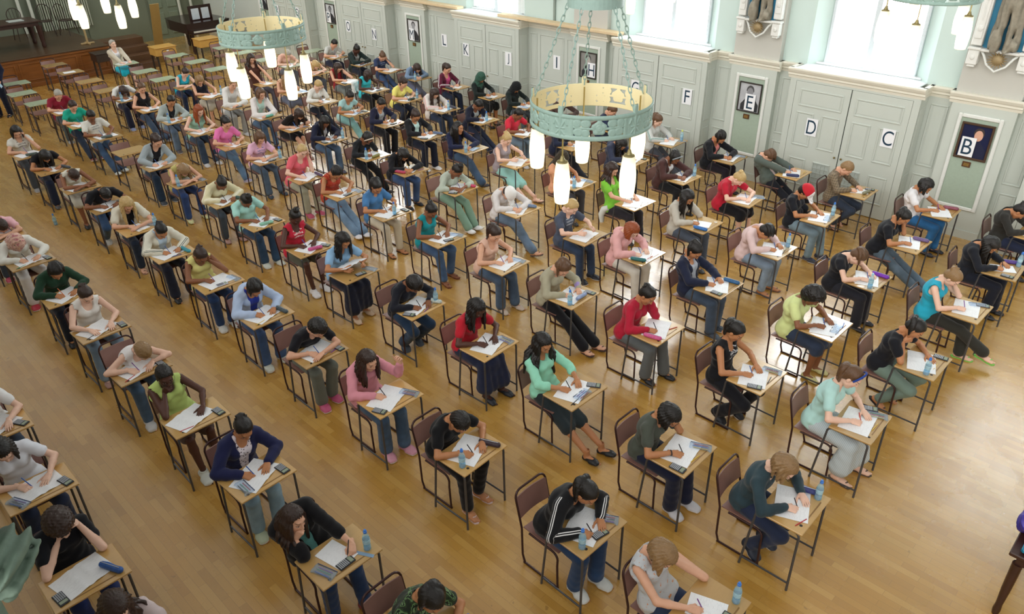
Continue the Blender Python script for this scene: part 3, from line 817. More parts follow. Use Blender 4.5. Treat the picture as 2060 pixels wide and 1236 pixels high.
def leg(g, K, q, inf, hemf=0., skin=False, t1=2., k=.02, t0=0):
    J, N, A = K['HJ'][q], K['KN'][q], K['A'][q]
    tt = min(t1, 1)
    if t0 < 1: g.caps(J, J+(N-J)*tt, .082+inf, .082+(.054-.082)*tt+inf, k)
    if t1 > 1:
        t = t1-1
        if skin:
            m = N+(A-N)*.32+A3(-.012, 0, 0); g.caps(N, m, .048+inf, .048+inf, k); g.caps(m, N+(A-N)*t, .048+inf, .033+inf, k)
        else: g.caps(N, N+(A-N)*t, .056+inf, .044+inf+hemf, k)
def bounds(pts, m): 
    P = np.stack(pts); return P.min(0)-m, P.max(0)+m

def place(VF, R, p, mirror=False, sc=1.):
    V, F = VF; V = V*sc
    if mirror: V = V*A3(1, -1, 1); F = F[:, ::-1]
    return V @ R.T + p, F
def frame(x, z):
    x = nrm(x); y = nrm(np.cross(z, x)); return np.stack([x, y, np.cross(x, y)], 1)

def hair_caps(K):
    return [(K['hip'], K['P2'], .118, 1.35), (K['P2'], K['N']-K['td']*.03, .118, 1.5), (K['S'][-1], K['N']-K['td']*.04, .066, 1), (K['S'][1], K['N']-K['td']*.04, .066, 1),
            (K['S'][-1], K['E'][-1], .056, 1), (K['S'][1], K['E'][1], .056, 1)]
def strand(K, root, d0, L, step=.022):
    R, H = K['R'], K['H']; p = root.copy(); d = nrm(d0); out = [p.copy()]
    caps_ = hair_caps(K)
    for _ in range(int(L/step)):
        d = nrm(d*.62 + A3(0, 0, -.55)); p = p + d*step
        q = R.T @ (p-H); e = (q-A3(-.012, 0, .02))/A3(.112, .090, .112); n = np.linalg.norm(e)
        if n < 1: p = H + R @ (A3(-.012, 0, .02) + e/n*A3(.112, .090, .112))
        for a, b, rr, lw in caps_:
            ba = b-a; t = max(0, min(1, ((p-a)@ba)/(ba@ba))); c = a+ba*t; o = p-c
            oo = o.copy(); oo[1] /= lw; m = np.linalg.norm(oo)
            if m < rr: p = c + o*(rr/max(m, 1e-3))
        if p[2] < .75 and p[0] > -.42: p[2] = .75
        out.append(p.copy())
    return out

def make_hair(s, K, hh):
    R, H = K['R'], K['H']; st = s['hair'].split(':')[0]; r = s['r']
    pts = [H + R @ A3(x, y, z) for x in (-.16, .14) for y in (-.13, .13) for z in (-.13, .17)]
    SS = []
    lens = {'long': .30, 'bob': .13, 'pony': .25, 'curls': .05, 'band': .26}.get(st, 0)
    if s['id'] in ('P13', 'V14'): lens = .46
    if s['id'] in ('N5', 'P6', 'W7'): lens = .34
    n = 15 if st in ('long', 'bob') else 0
    for i in range(n):
        az = math.radians(62 + (298-62)*i/(n-1)); el = r.uniform(-.15, .25)
        l = A3(math.cos(az)*math.cos(el)*.096-.016, math.sin(az)*math.cos(el)*.08, math.sin(el)*.09+.02)
        dloc = A3(math.cos(az)*.4, math.sin(az)*.45, -.75)
        SS.append(strand(K, H + R @ l, R @ dloc, lens*r.uniform(.85, 1.1)))
    if st in ('pony', 'band'):
        for i in range(5):
            SS.append(strand(K, H + R @ A3(-.112, (i-2)*.008, .05), R @ A3(-1, (i-2)*.16, .9), lens*r.uniform(.8, 1.1)))
    for q in SS: pts += q
    lo, hi = bounds(pts, .03); g = G(lo, hi, hh)
    vol = {'short': 0., 'curls': .014, 'curly': .030}.get(st, .004)
    tied = st in ('bun', 'pony', 'band')
    if tied: vol = -.002
    g.ell(H + R @ A3(-.018, 0, .038), (.104+vol, .083+vol, .096+vol), .01, R)
    g.ell(H + R @ A3(-.052, 0, -.018), (.064+vol, .070+vol*.8, .075+vol), .03, R)
    # open the face
    x, y, z = g.P((slice(None),)*3); x, y, z = x-H[0], y-H[1], z-H[2]
    lx, ly, lz = (x*R[0, i]+y*R[1, i]+z*R[2, i] for i in range(3))
    fx = np.maximum(np.maximum(.030+.42*np.maximum(lz-.02, -.05)-lx, np.abs(ly)-.10), lz-.085+.1*np.abs(ly))
    g.F = -smin(-g.F, fx.astype(np.float32), .012)
    if st in ('short', 'bun', 'pony', 'band'): 
        g.F = -smin(-g.F, (lz+.058-.95*np.clip(lx+.055, 0, .09)).astype(np.float32), .008)
    if st == 'bun':
        c = A3(-.095, 0, .075) if s['id'] not in ('P9', 'P8', 'S9') else A3(-.045, 0, .145)
        g.ell(H + R @ c, (.046, .046, .042), .006, R)
        for i in range(7):
            a = r.uniform(0, 2*PI); b = r.uniform(-.6, 1.2); g.caps(H + R @ c, H + R @ (c + .050*A3(math.cos(a)*math.cos(b), math.sin(a)*math.cos(b), math.sin(b))), .014, .011, .006)
    if st == 'pony': g.ell(H + R @ A3(-.108, 0, .045), (.026, .026, .026), .006, R)
    for q in SS:
        m = len(q)-1; w = .0185 if st in ('long', 'bob') else .021
        for i in range(m):
            a, b = i/m, (i+1)/m
            g.caps(q[i], q[i+1], w*(1-.55*a**2), w*(1-.55*b**2), .012)
    if st in ('curly', 'curls') or s['id'] in ('S2',):
        X, Y, Z = g.P((slice(None),)*3)
        g.F += (.008 if st == 'curly' else .005)*(np.sin(X*150+s['n'])*np.sin(Y*140)*np.sin(Z*160)+.6*np.sin(X*90+Z*70)*np.sin(Y*95-Z*60))
    else:
        az = np.arctan2(ly, lx+.016); g.F += (.0012 if tied else .003)*(np.sin(az*23+lz*11+s['n'])+.7*np.sin(az*41-lz*17))
    return g

def head_local(V, K): return (V-K['H']) @ K['R']

def make_person(s, far):
    K = skeleton(s); r = s['r']; nm = s['who']
    hb = .013 if far < 9 else .016 if far < 15 else .019
    ht = .011 if far < 9 else .0135 if far < 15 else .021
    hh = .0075 if far < 9 else .0095 if far < 15 else .013
    R, H = K['R'], K['H']
    allp = [K['hip'], K['N'], H] + list(K['S'].values()) + list(K['E'].values()) + list(K['W'].values()) + list(K['KN'].values()) + list(K['A'].values())
    lo, hi = bounds(allp, .16); g = G(lo, hi, hb)
    torso(g, K, s, -.010)
    low = s['bot'][:2]
    for q in (-1, 1):
        arm(g, K, q, -.003); leg(g, K, q, -.016, skin=low != 'tr')
        if low != 'tr': leg(g, K, q, -.003, skin=True, t0=1.15)
    g.caps(K['N']-K['td']*.04, H + R @ A3(-.030, 0, -.075), .052, .046, .03)
    parts = [g.net()]; nb = len(parts[0][0])
    hd = place(HEAD, R, H, sc=.97 if s['id'] not in MALE else 1.0); parts.append(hd)
    face = [np.full((nb, 3), -9.), head_local(hd[0], K)]
    for q in (-1, 1):
        hx, hz = K['HF'][q]; hn = place(HAND[K['hp'][q]], frame(hx, hz), K['W'][q], q > 0, .94); parts.append(hn)
        face.append(np.full((len(hn[0]), 3), -9.))
    bare = s['shoe'][:2] in ('sa', 'sg')
    fr = {}
    for q in (-1, 1):
        a = K['fy'][q]; p = K['fp'][q]; Rz = np.array([[math.cos(a), -math.sin(a), 0], [math.sin(a), math.cos(a), 0], [0, 0, 1]])
        Ry = np.array([[math.cos(p), 0, math.sin(p)], [0, 1, 0], [-math.sin(p), 0, math.cos(p)]])
        Rf = Rz @ Ry; fr[q] = (Rf, K['A'][q] - Rf @ A3(0, 0, .09) + A3(0, 0, .004 if bare else 0))
        ft = place(FOOT['bare'], Rf, fr[q][1], sc=.96); parts.append(ft); face.append(np.full((len(ft[0]), 3), -9.))
    V, F = joinm(parts); face = np.concatenate(face)
    root = mesh_np('person', V-OFF, F, mat_skin(s['skin']), attrs={'face': face})
    pose = {'W': 'writing', 'L': 'writing with the head propped on one hand', 'A': 'arms folded on the desk', 'C': 'writing with one arm folded', 'F': 'both arms resting forward',
            'H': 'holding the paper', 'R': 'one hand to the face', 'U': 'one hand raised', 'B': 'both hands raised to the head'}[s['arms']]
    lab = nm + ', ' + pose
    if len(lab.split()) > 15: lab = nm
    tag(root, lab, 'person', 'students sitting at exam desks' if s['id'] != 'LADY' else None)

    # clothes above the waist
    kind, *hx = s['top'].split(':'); ck = 'cotton'
    sl = {'tee': .55, 'polo': .55, 'plaid': 1.9, 'cap': .28, 'tank': 0, 'vest': 0, 'long': 1.93, 'jkt': 1.9, 'jks': 1.93, 'trk': 1.93, 'hood': 1.93, 'hoodj': 1.93, 'tql': 1.45, 'camo': .6}[kind]
    if s['id'] == 'N5': sl = .6
    if s['id'] in ('P13', 'L7'): sl = 1.4
    openj = kind in ('jkt', 'jks', 'hoodj') and len(hx) > 1
    thick = .018 if kind in ('jkt', 'jks', 'hood', 'hoodj', 'trk') else .011
    up = [K['hip'], K['N'], K['P2']] + list(K['S'].values()) + (list(K['E'].values()) + list(K['W'].values()) if sl > .8 else [K['S'][q]+(K['E'][q]-K['S'][q])*sl for q in (-1, 1)])
    lo, hi = bounds(up, .175)
    td, fw, L, N, hip = K['td'], K['fwd'], K['lat'], K['N'], K['hip']
    def shirt(inf, sleeve, opening, scoop, hem=-.085):
        g = G(lo, hi, ht); torso(g, K, s, inf)
        x, y, z = g.P((slice(None),)*3); x, y, z = x-hip[0], y-hip[1], z-hip[2]
        a = x*td[0]+y*td[1]+z*td[2]; b = x*fw[0]+y*fw[1]+z*fw[2]; c = x*L[0]+y*L[1]+z*L[2]
        g.wrinkle(.0028, s['n']); g.F += .003*np.sin(a*75+c*18+s['n'])*(b > -.03)*np.clip(1-a*2.2, .1, 1)
        g.cut((hem-a).astype(np.float32))
        if opening:
            w = (.018+.055*np.clip(a/.42, 0, 1.2)); g.F = -smin(-g.F, np.maximum(np.abs(c)-w, .01-b).astype(np.float32), .01)
        g.caps(N-td*.012, N+td*.2, .056, .062, .008, op='s')
        g.ell(N+fw*.085-td*(.01+scoop*.25), (.06+scoop*.35, .052+scoop*.3, .055+scoop), .012, frame(fw, td), op='s')
        if sleeve < .05:
            for q in (-1, 1):
                g.caps(K['S'][q]+L*q*.018-td*.03, K['S'][q]+L*q*.12-td*.05, .066, .075, .012, op='s')
                g.caps(K['S'][q]+L*q*.012, K['S'][q]+L*q*.12, .052, .06, .012, op='s')
        else:
            for q in (-1, 1): arm(g, K, q, thick + (.005 if sleeve < .8 else .002), t1=sleeve)
            g.F += .0024*np.sin(x*60-z*45+y*30+s['n']*2)
        return g
    def gattr(V):
        out = np.full((len(V), 3), 9.); 
        best = np.full(len(V), 9.)
        for q in (-1, 1):
            for (p0, p1) in ((K['S'][q], K['E'][q]), (K['E'][q], K['W'][q])):
                d = p1-p0; t = np.clip(((V-p0) @ d)/(d@d), 0, 1); o = V-p0-t[:, None]*d; dist = np.linalg.norm(o, axis=1)
                ou = nrm(A3(-.1, q*1., .75) - nrm(d)*(A3(-.1, q*1., .75) @ nrm(d))); tn = np.cross(nrm(d), ou)
                m = (dist < best) & (dist < .085) & (o @ ou > 0); out[m, 0] = (o @ tn)[m]; best = np.where(dist < best, dist, best)
        rel = V-K['P2']; fr_ = rel @ fw > 0; out[fr_, 1] = (rel @ L)[fr_]; out[fr_, 2] = (rel @ td)[fr_]
        return out
    if openj:
        g = shirt(.009, 0, False, .035)
        V, F = g.net()
        mesh_np('top', V-OFF, F, mat_cloth(hx[1], 'spots' if s['id'] == 'L6' else 'print' if s['id'] == 'L7' else 'cotton', 'b8d0cc' if s['id'] == 'L7' else None), root)
    cloth = {'plaid': ('plaid', hx[1] if len(hx) > 1 else None), 'camo': ('camo', None)}.get(kind, ('cotton', None))
    if kind == 'trk' or (kind == 'jks' and s['id'] != 'N5'): cloth = ('sleeve', hx[-1])
    if s['id'] in ('W1', 'W3', 'P3', 'N1', 'S11', 'Q14', 'Q6', 'P9', 'U4'): cloth = ('print', {'W1': '4a4f55', 'W3': '8a96b0', 'P3': '6a7078', 'N1': '4a2a2a', 'S11': 'b8c0c8', 'Q14': 'd8dadc', 'Q6': '4a6a9a', 'P9': 'f0ece4', 'U4': '55606a'}[s['id']])
    if s['id'] == 'P15': cloth = ('denim', None)
    if s['id'] in ('Q8', 'N13'): cloth = ('pattern', None)
    if s['id'] == 'S12' or kind == 'vest': pass
    g = shirt(thick, sl, openj, {'tank': .045, 'vest': .04, 'cap': .028, 'tee': .018, 'polo': .012}.get(kind, .016) + (.03 if s['id'] in ('Q7', 'U9') else 0), hem=-.10 if kind in ('jkt', 'hood', 'trk', 'plaid') else -.085)
    if kind in ('hood', 'hoodj') or s['id'] == 'N8': g.ell(N-fw*.075-td*.03, (.06, .10, .055), .03, frame(fw, td))
    if kind in ('polo', 'plaid') or s['id'] in ('Q12', 'P15', 'S13', 'V6', 'LADY'):
        for q in (-1, 1): g.caps(N+L*q*.058-fw*.03, N+L*q*.03+fw*.062-td*.03, .014, .013, .008)
        g.caps(N-L*.05-fw*.045+td*.008, N+L*.05-fw*.045+td*.008, .016, .016, .01)
    V, F = g.net()
    mesh_np('jacket' if openj or kind in ('trk', 'hood') else 'top', V-OFF, F, mat_cloth(hx[0], cloth[0], cloth[1]), root, attrs={'garment': gattr(V)})
    if s['id'] == 'U9':          # jumper tied round the waist
        m = MB(); m.tube([tuple(hip+A3(.02, -.16, .03)-OFF), tuple(hip+A3(-.06, -.17, -.02)-OFF), tuple(hip+A3(-.10, -.185, -.12)-OFF), tuple(hip+A3(-.08, -.19, -.25)-OFF)], [.045, .06, .055, .035], 10)
        m.tube([tuple(hip+A3(.08, y, .055-abs(y)*.2)-OFF) if abs(y) < .1 else tuple(hip+A3(.0, y*1.05, .03)-OFF) for y in np.linspace(-.15, .15, 9)], .03, 8)
        m.build('tied_jumper', mat_cloth('d8dcd6'), root, True)
    # below the waist
    kind, col = s['bot'].split(':'); fl = s['shoe'].split(':')[0]
    den = col in DENIM
    lo, hi = bounds([hip] + list(K['KN'].values()) + list(K['A'].values()), .17); lo[2] = max(lo[2], .0)
    g = G(lo, hi, ht)
    g.caps(hip-L*.06, hip+L*.06, .110*s['build'], .110*s['build'], .03)
    if kind[:2] == 'tr':
        for q in (-1, 1): leg(g, K, q, .012, .018 if s['flare'] else .004, t1=1.98)
    elif kind == 'sh':
        for q in (-1, 1): leg(g, K, q, .022, t1=.82)
    else:
        t = 1.12 if kind == 'sk' else 1.72
        kn = (K['KN'][-1]+K['KN'][1])/2; hj = (K['HJ'][-1]+K['HJ'][1])/2; an = (K['A'][-1]+K['A'][1])/2
        for q in (-1, 1): leg(g, K, q, .020, .05 if kind == 'skl' else .02, t1=t)
        g.caps(hj, kn, .085, .078, .04)
        if kind == 'skl': g.caps(kn, kn+(an-kn)*.7, .08, .10, .05)
        x, y, z = g.P((slice(None),)*3); g.F += (.006*np.sin(y*70+s['n'])).astype(np.float32)*np.clip((hip[2]-z)*4, 0, 1)
    g.wrinkle(.0018, s['n']+3)
    x, y, z = g.P((slice(None),)*3); x_, y_, z_ = x-hip[0], y-hip[1], z-hip[2]
    g.cut(np.minimum((x_*td[0]+y_*td[1]+z_*td[2])-.06, .07-(x_*fw[0]+y_*fw[1]+z_*fw[2])).astype(np.float32))
    g.cut((.012-z+0*x+0*y).astype(np.float32))
    V, F = g.net()
    nmb = {'tr': 'trousers', 'sh': 'shorts', 'sk': 'skirt'}[kind[:2]]
    mesh_np(nmb, V-OFF, F, mat_cloth(col, 'denim' if den else 'stripe' if s['id'] == 'Q15' else 'cotton'), root)
    # shoes
    sk, sc = s['shoe'].split(':')
    for q in (-1, 1):
        Rf, p = fr[q]
        if sk in ('sn', 'fl', 'he'):
            Vs, Fs = place(FOOT['sneaker' if sk == 'sn' else 'flat'], Rf, p, sc=.98); mats = mat_plain('shoe', sc, .5)
            o = mesh_np('shoe', Vs-OFF, Fs, [mats, mat_plain('shoe_sole', 'e2e0da' if sk == 'sn' else '2a2420', .7)], root)
            zl = ((Vs-p) @ Rf)[:, 2]; fi = (zl[Fs].mean(1) < (.022 if sk == 'sn' else .009)).astype(np.int32); o.data.polygons.foreach_set('material_index', fi)
        else:
            m = MB(); M = Matrix.Translation(Vector(p-OFF)) @ Matrix([list(Rf[0])+[0], list(Rf[1])+[0], list(Rf[2])+[0], [0, 0, 0, 1]])
            ol = [(-.085, 0), (-.06, .032), (.03, .030), (.10, .044), (.155, .034), (.178, 0), (.16, -.036), (.10, -.042), (.03, -.028), (-.06, -.03)]
            V_ = [M @ Vector((a, b, c)) for c in (-.012, .006) for a, b in ol]; n = len(ol)
            m.add(V_, [(i, (i+1) % n, n+(i+1) % n, n+i) for i in range(n)]+[tuple(range(n))[::-1], tuple(range(n, 2*n))])
            for a, b in (((.09, .044, 0), (.125, 0, .05)), ((.125, 0, .05), (.085, -.042, 0))) + ((((-.02, .03, .0), (.02, 0, .095)), ((.02, 0, .095), (-.02, -.03, 0))) if sk == 'sa' else ()):
                m.tube([M @ Vector(a), M @ Vector(((a[0]+b[0])/2, (a[1]+b[1])/2, max(a[2], b[2])*.75)), M @ Vector(b)], .006, 6)
            m.build('sandal', mat_plain('sandal', sc, .6), root)
    # hair and headwear
    st, *hc = s['hair'].split(':')
    if st == 'hijab':
        pts = [H + R @ A3(x, y, z) for x in (-.17, .15) for y in (-.13, .13) for z in (-.15, .17)] + [N-L*.2, N+L*.2, N-td*.16+fw*.12, N-fw*.14]
        g = G(*bounds(pts, .02), hh)
        g.ell(H + R @ A3(-.014, 0, .03), (.122, .098, .118), .01, R); g.ell(H + R @ A3(.0, 0, -.04), (.10, .088, .10), .03, R)
        g.caps(N-td*.01, H + R @ A3(-.03, 0, -.04), .085, .085, .04, (L, .9))
        g.ell(N-td*.055-fw*.01, (.125, .165, .075), .05, frame(fw, td)); g.ell(N-td*.10+fw*.065, (.06, .085, .10), .05, frame(fw, td))
        g.ell(H + R @ A3(.13, 0, -.015), (.085, .056, .088), .015, R, op='s')
        g.wrinkle(.004, s['n']); x, y, z = g.P((slice(None),)*3); g.F += .003*np.sin((x-z)*95)
        V, F = g.net(); mesh_np('headscarf', V-OFF, F, mat_cloth(hc[0], 'floral' if s['id'] == 'L1' else 'cotton'), root)
    else:
        g = make_hair(s, K, hh); V, F = g.net(); q = head_local(V, K)
        at = np.stack([.12-q[:, 2]-q[:, 0]*.4, np.arctan2(q[:, 1], q[:, 0]+.016)*.09, np.linalg.norm(q, axis=1)*.15], 1)
        mesh_np('hair', V-OFF, F, mat_hair(s['hcol']), root, attrs={'strand': at})
        M = Matrix.Translation(Vector(H-OFF)) @ Matrix([list(R[0])+[0], list(R[1])+[0], list(R[2])+[0], [0, 0, 0, 1]])
        if st == 'cap':
            g = G(*bounds([H + R @ A3(x, y, z) for x in (-.16, .24) for y in (-.14, .14) for z in (-.06, .19)], .01), hh)
            g.ell(H + R @ A3(-.012, 0, .045), (.120, .098, .112), .01, R)
            x, y, z = g.P((slice(None),)*3); x, y, z = x-H[0], y-H[1], z-H[2]
            lx, ly, lz = (x*R[0, i]+y*R[1, i]+z*R[2, i] for i in range(3)); g.cut((.036-lz).astype(np.float32))
            if hc[1] == hc[0]: g.caps(H + R @ A3(.09, 0, .04), H + R @ A3(.165, 0, .018), .075, .055, .012, (R[:, 2], 10))
            V, F = g.net(); mesh_np('cap', V-OFF, F, mat_cloth(hc[0]), root)
            if hc[1] != hc[0]:
                g = G(*bounds([H + R @ A3(x, y, z) for x in (-.0, .24) for y in (-.14, .14) for z in (-.02, .19)], .01), hh)
                g.ell(H + R @ A3(-.008, 0, .045), (.121, .098, .113), .01, R); g.cut((.040-lz if False else 0*g.F-1))
                x, y, z = g.P((slice(None),)*3); x, y, z = x-H[0], y-H[1], z-H[2]
                lx, ly, lz = (x*R[0, i]+y*R[1, i]+z*R[2, i] for i in range(3)); g.cut(np.maximum(.038-lz, .045-lx+.3*np.abs(ly)).astype(np.float32))
                g.caps(H + R @ A3(.09, 0, .04), H + R @ A3(.165, 0, .018), .075, .055, .012, (R[:, 2], 10))
                V, F = g.net(); mesh_np('cap_front', V-OFF, F, mat_cloth(hc[1]), root)['label'] = 'white cap front with peak'
        if st == 'band':
            m = MB(); m.tube([M @ Vector((.022+.018*math.sin(a), math.cos(a)*.094, .025+math.sin(a)*.118)) for a in np.linspace(.05, PI-.05, 18)], .011, 8); m.build('hairband', mat_cloth(hc[0]), root, True)
        if s['id'] in ('Q8', 'P14', 'P15', 'U5', 'S7', 'L5'):
            m = MB()
            for q in (-1, 1):
                m.tube([M @ Vector((.106-.012*abs(math.cos(a)*.0), q*.033+.021*math.cos(a), .010+.014*math.sin(a))) for a in np.linspace(0, 2*PI, 14, endpoint=False)], .0017, 5, closed=True)
                m.tube([M @ Vector((.106, q*.054, .014)), M @ Vector((.06, q*.079, .014)), M @ Vector((-.01, q*.084, .008))], .0016, 5)
            m.tube([M @ Vector((.106, -.012, .012)), M @ Vector((.109, 0, .014)), M @ Vector((.106, .012, .012))], .0016, 5)
            m.build('glasses', mat_plain('spectacle_frame', '1c1a1a', .3), root)
    if s['id'] == 'W15':
        E_, W_ = K['E'][-1], K['W'][-1]; m = MB(); m.tube([tuple(E_+(W_-E_)*t-OFF) for t in (.78, .84, .92, .98)], [.035, .037, .036, .034], 12); m.build('wristband', mat_cloth('1f7a4a'), root, True)
    if s['id'] == 'Q12':
        E_, W_ = K['E'][1], K['W'][1]; m = MB(); m.tube([tuple(E_+(W_-E_)*t-OFF) for t in (.45, .6, .8, .95)], [.044, .045, .042, .038], 12); m.build('arm_warmer', mat_cloth('9a86c0'), root, True)
    for q in (-1, 1):
        if s['id'] in ('U10', 'P14', 'N8', 'L6') and q == (-1 if s['id'] != 'N8' else 1):
            E_, W_ = K['E'][q], K['W'][q]; m = MB(); m.tube([tuple(E_+(W_-E_)*t-OFF) for t in (.93, .97)], .030, 12); m.build('wristwatch', mat_plain('watch', '1d1f24', .3), root, True)
    root.location = (s['x']+OFF[0], s['y'], 0)
    pen = None
    if K['hp'][-1] == 'write' or K['hp'].get(1) == 'write':
        q = -1 if K['hp'][-1] == 'write' else 1
        Fm = frame(*K['HF'][q]); mir = A3(1, -1 if q > 0 else 1, 1)
        a = K['W'][q] + Fm @ (A3(.118, .028, -.052)*mir*.94); b = K['W'][q] + Fm @ (A3(.060, .050, .062)*mir*.94)
        a[2] = max(a[2], .7255); pen = (a, b)
    return root, pen
DENIM = set('47608a 2a3f58 28344c 36435a 2a3247 7f97ab 2f6aa0 8299a5 4a627e 8fa3b8 56708e 46618e 7288a0 3b4b66 27375a 44566e 6e86a2 3d5068 5f7c98 5a6f86 7f9cb8 4d6a90 50647c 3e5878 3a558e 34506f 28405c 2a3550 41608a 2c3a50 2f4a78 45608c 4d6682 2e4a72 33415e 4a5a70 8aa3bc 55708e 8fb0c4 25406a 2a3a70 5f7180 4d5d72 3a4557 5b6270 242a3c 2b3350 39455c'.split())
# ------------------------------------------------------------------ the hall
YR, YD, YP = 13.82, 13.48, 13.69          # recess, door front and pilaster front planes
M_DADO = mat_plain('painted_panelling', 'c3cbc3', .45, var=.03, scale=2)
M_CORN = mat_plain('cream_cornice_paint', 'e3e1d2', .45, var=.03, scale=3)
M_UP = mat_plain('pale_mint_plaster', 'c3d6d0', .6, var=.03, scale=1.5)
M_UPP = mat_plain('stone_grey_plaster', 'bdbdb5', .65, var=.04, scale=2)
M_GREEN = mat_plain('sage_felt_board', '9fb09f', .8, var=.06, scale=30)
M_WHITE = mat_plain('white_moulding_paint', 'dfe3de', .4, var=.03)
M_GAP = mat_plain('dark_gap', '26332e', .8)
M_WFR = mat_plain('window_frame_paint', 'ccd6da', .45, var=.04)
M_LEAD = mat_plain('window_lead', '5a6468', .5)
M_SHELF = mat_plain('bare_pine_board', 'd6c09a', .6, var=.08, scale=6)
M_DKW = mat_plain('dark_mahogany', '3c2118', .35, var=.25, scale=5)
M_BLK = mat_plain('black_iron', '1c1a18', .4)
M_PIPE = mat_plain('painted_pipe', '8f9c94', .4)

def floor_mat():
    t = NT('strip_wood_floor'); o = t.obj()
    br = t.add('ShaderNodeTexBrick', offset=.37, offset_frequency=2, squash=1.)
    for k, v in (('Scale', 1.), ('Mortar Size', .0012), ('Mortar Smooth', .3), ('Bias', 0.), ('Brick Width', .46), ('Row Height', .072)): br.inputs[k].default_value = v
    br.inputs['Color1'].default_value = (.0, .0, .0, 1); br.inputs['Color2'].default_value = (1, 1, 1, 1); br.inputs['Mortar'].default_value = (.3, .3, .3, 1)
    t.link(o, br.inputs['Vector'])
    base = t.ramp(br.outputs['Color'], [(0, lin('b68636')), (.3, lin('c4933e')), (.55, lin('cb9c49')), (.8, lin('d1a453')), (1, lin('bd8b38'))])
    grain = t.noise(3, 6, t.mapping(o, (1.2, 26, 1)), .65)
    col = t.mix(t.math('MULTIPLY', grain, .35), base, lin('a5762f'))
    wear = t.ramp(t.noise(.9, 5, o, .6), [(.35, (0, 0, 0, 1)), (.7, (1, 1, 1, 1))])
    col = t.mix(t.math('MULTIPLY', wear, .34), col, lin('a0864c'))
    col = t.mix(t.math('MULTIPLY', br.outputs['Fac'], .55), col, lin('5a3c1c'))
    spots = t.math('GREATER_THAN', t.noise(13, 2, o), .735)
    col = t.mix(t.math('MULTIPLY', spots, .35), col, lin('54391e'))
    t.base(col); t.set(.3, 0, .5)
    rg = t.math('MULTIPLY_ADD', t.noise(2.3, 4, o), .2, .17); t.link(rg, t.b.inputs['Roughness'])
    h = t.math('ADD', t.math('MULTIPLY', grain, .12), t.math('MULTIPLY', br.outputs['Fac'], -.6)); t.bump(h, .12, .004)
    t.b.inputs['Coat Weight'].default_value = 1.; t.b.inputs['Coat IOR'].default_value = FLOOR_IOR; t.link(rg, t.b.inputs['Coat Roughness'])
    return t.m
m = MB(); m.box(-29.7, 3.5, -3.6, 14.0, -.12, 0); fl = struct(m.build('floor', floor_mat()))

def stage_wood(hx, sc=4):
    t = NT('varnished_oak'); o = t.obj(); n = t.noise(sc, 5, t.mapping(o, (1, .5, 6)))
    t.base(t.mix(n, mul(lin(hx), .55), mul(lin(hx), 1.25))); t.set(.35); return t.m

# wall with the windows: dado, recessed panels
def frame_bars(m, x0, x1, z0, z1, y, w=.03, p=.014):
    """raised moulding round a panel on a plane facing -y"""
    for a, b, c, d in ((x0, x1, z0, z0+w), (x0, x1, z1-w, z1), (x0, x0+w, z0+w, z1-w), (x1-w, x1, z0+w, z1-w)):
        m.box(a, b, y-p, y, c, d, bev=p*.8)
    m.box(x0+w*1.6, x1-w*1.6, y-p*.35, y, z0+w*1.6, z1-w*1.6, bev=.004)

DOORS = [-1.25, -5.18, -9.10, -14.10, -19.13, -23.10]
PILS = {'B': -3.21, 'E': -7.13, 'H': -11.06, 'M': -17.08, 'P': -20.97, 'S': -24.86}
m = MB(); m.box(-29.6, 3.5, YR, YR+.5, 0, 2.33)
edges = sorted([(d-1.11, d+1.11) for d in DOORS] + [(p-.465, p+.465) for p in PILS.values()])
prev = None
for a, b in edges + [(3.4, 3.5)]:
    if prev is not None and a-prev > .2:
        x0, x1 = prev+.06, a-.06
        if x1-x0 > .8:
            w3 = (x1-x0-.75)/2
            secs = [(x0, x0+w3-.08), (x0+w3, x1-w3), (x1-w3+.08, x1)] if w3 > .2 else [(x0, x1)]
        else: secs = [(x0, x1)]
        for s0, s1 in secs:
            frame_bars(m, s0, s1, 1.0, 2.05, YR); frame_bars(m, s0, s1, .2, .86, YR)
    prev = b
m.box(-29.6, 3.5, YR-.02, YR, 0, .14)
struct(m.build('wall_window_side', M_DADO))
# upper wall, with a gap at every window
WX = DOORS
m = MB(); x = -29.6
WZ0, WZ1 = 2.36, 5.6
for d in sorted(WX):
    m.box(x, d-1.02, 13.83, 14.4, 2.33, 6.8); m.box(d-1.02, d+1.02, 13.83, 14.4, WZ1, 6.8); x = d+1.02
m.box(x, 3.5, 13.83, 14.4, 2.33, 6.8)
for d in WX:                                     # splayed reveals
    for q in (-1, 1): m.prism([(d+q*1.02, 13.83), (d+q*1.03, 14.12), (d+q*.76, 14.02)], 'z', 2.33, WZ1)
o = struct(m.build('wall_window_side_upper', M_UP))
# cornice following the plan
prof = [(0, 2.15), (.02, 2.155), (.03, 2.20), (.055, 2.215), (.055, 2.245), (.075, 2.27), (.095, 2.31), (.095, 2.335), (0, 2.335)]
m = MB()
plan = []
ev = sorted([(d-1.11, d+1.11, YD) for d in DOORS] + [(p-.465, p+.465, YP) for p in PILS.values()]); x = -29.6
for a, b, y in ev: plan += [(x, a, YR), (a, b, y)]; x = b
plan.append((x, 3.5, YR))
for a, b, y in plan:
    e = 0 if y == YR else .05
    m.prism([(y+.02-(p if p else -.02), z) for p, z in prof], 'x', a-e, b+e)
    if y != YR:
        for xx, q in ((a, -1), (b, 1)):
            m.prism([(xx+q*(p*.53 if p else -.02), z) for p, z in prof], 'y', y-.0, YR+.01)
struct(m.build('trim_1', M_CORN))

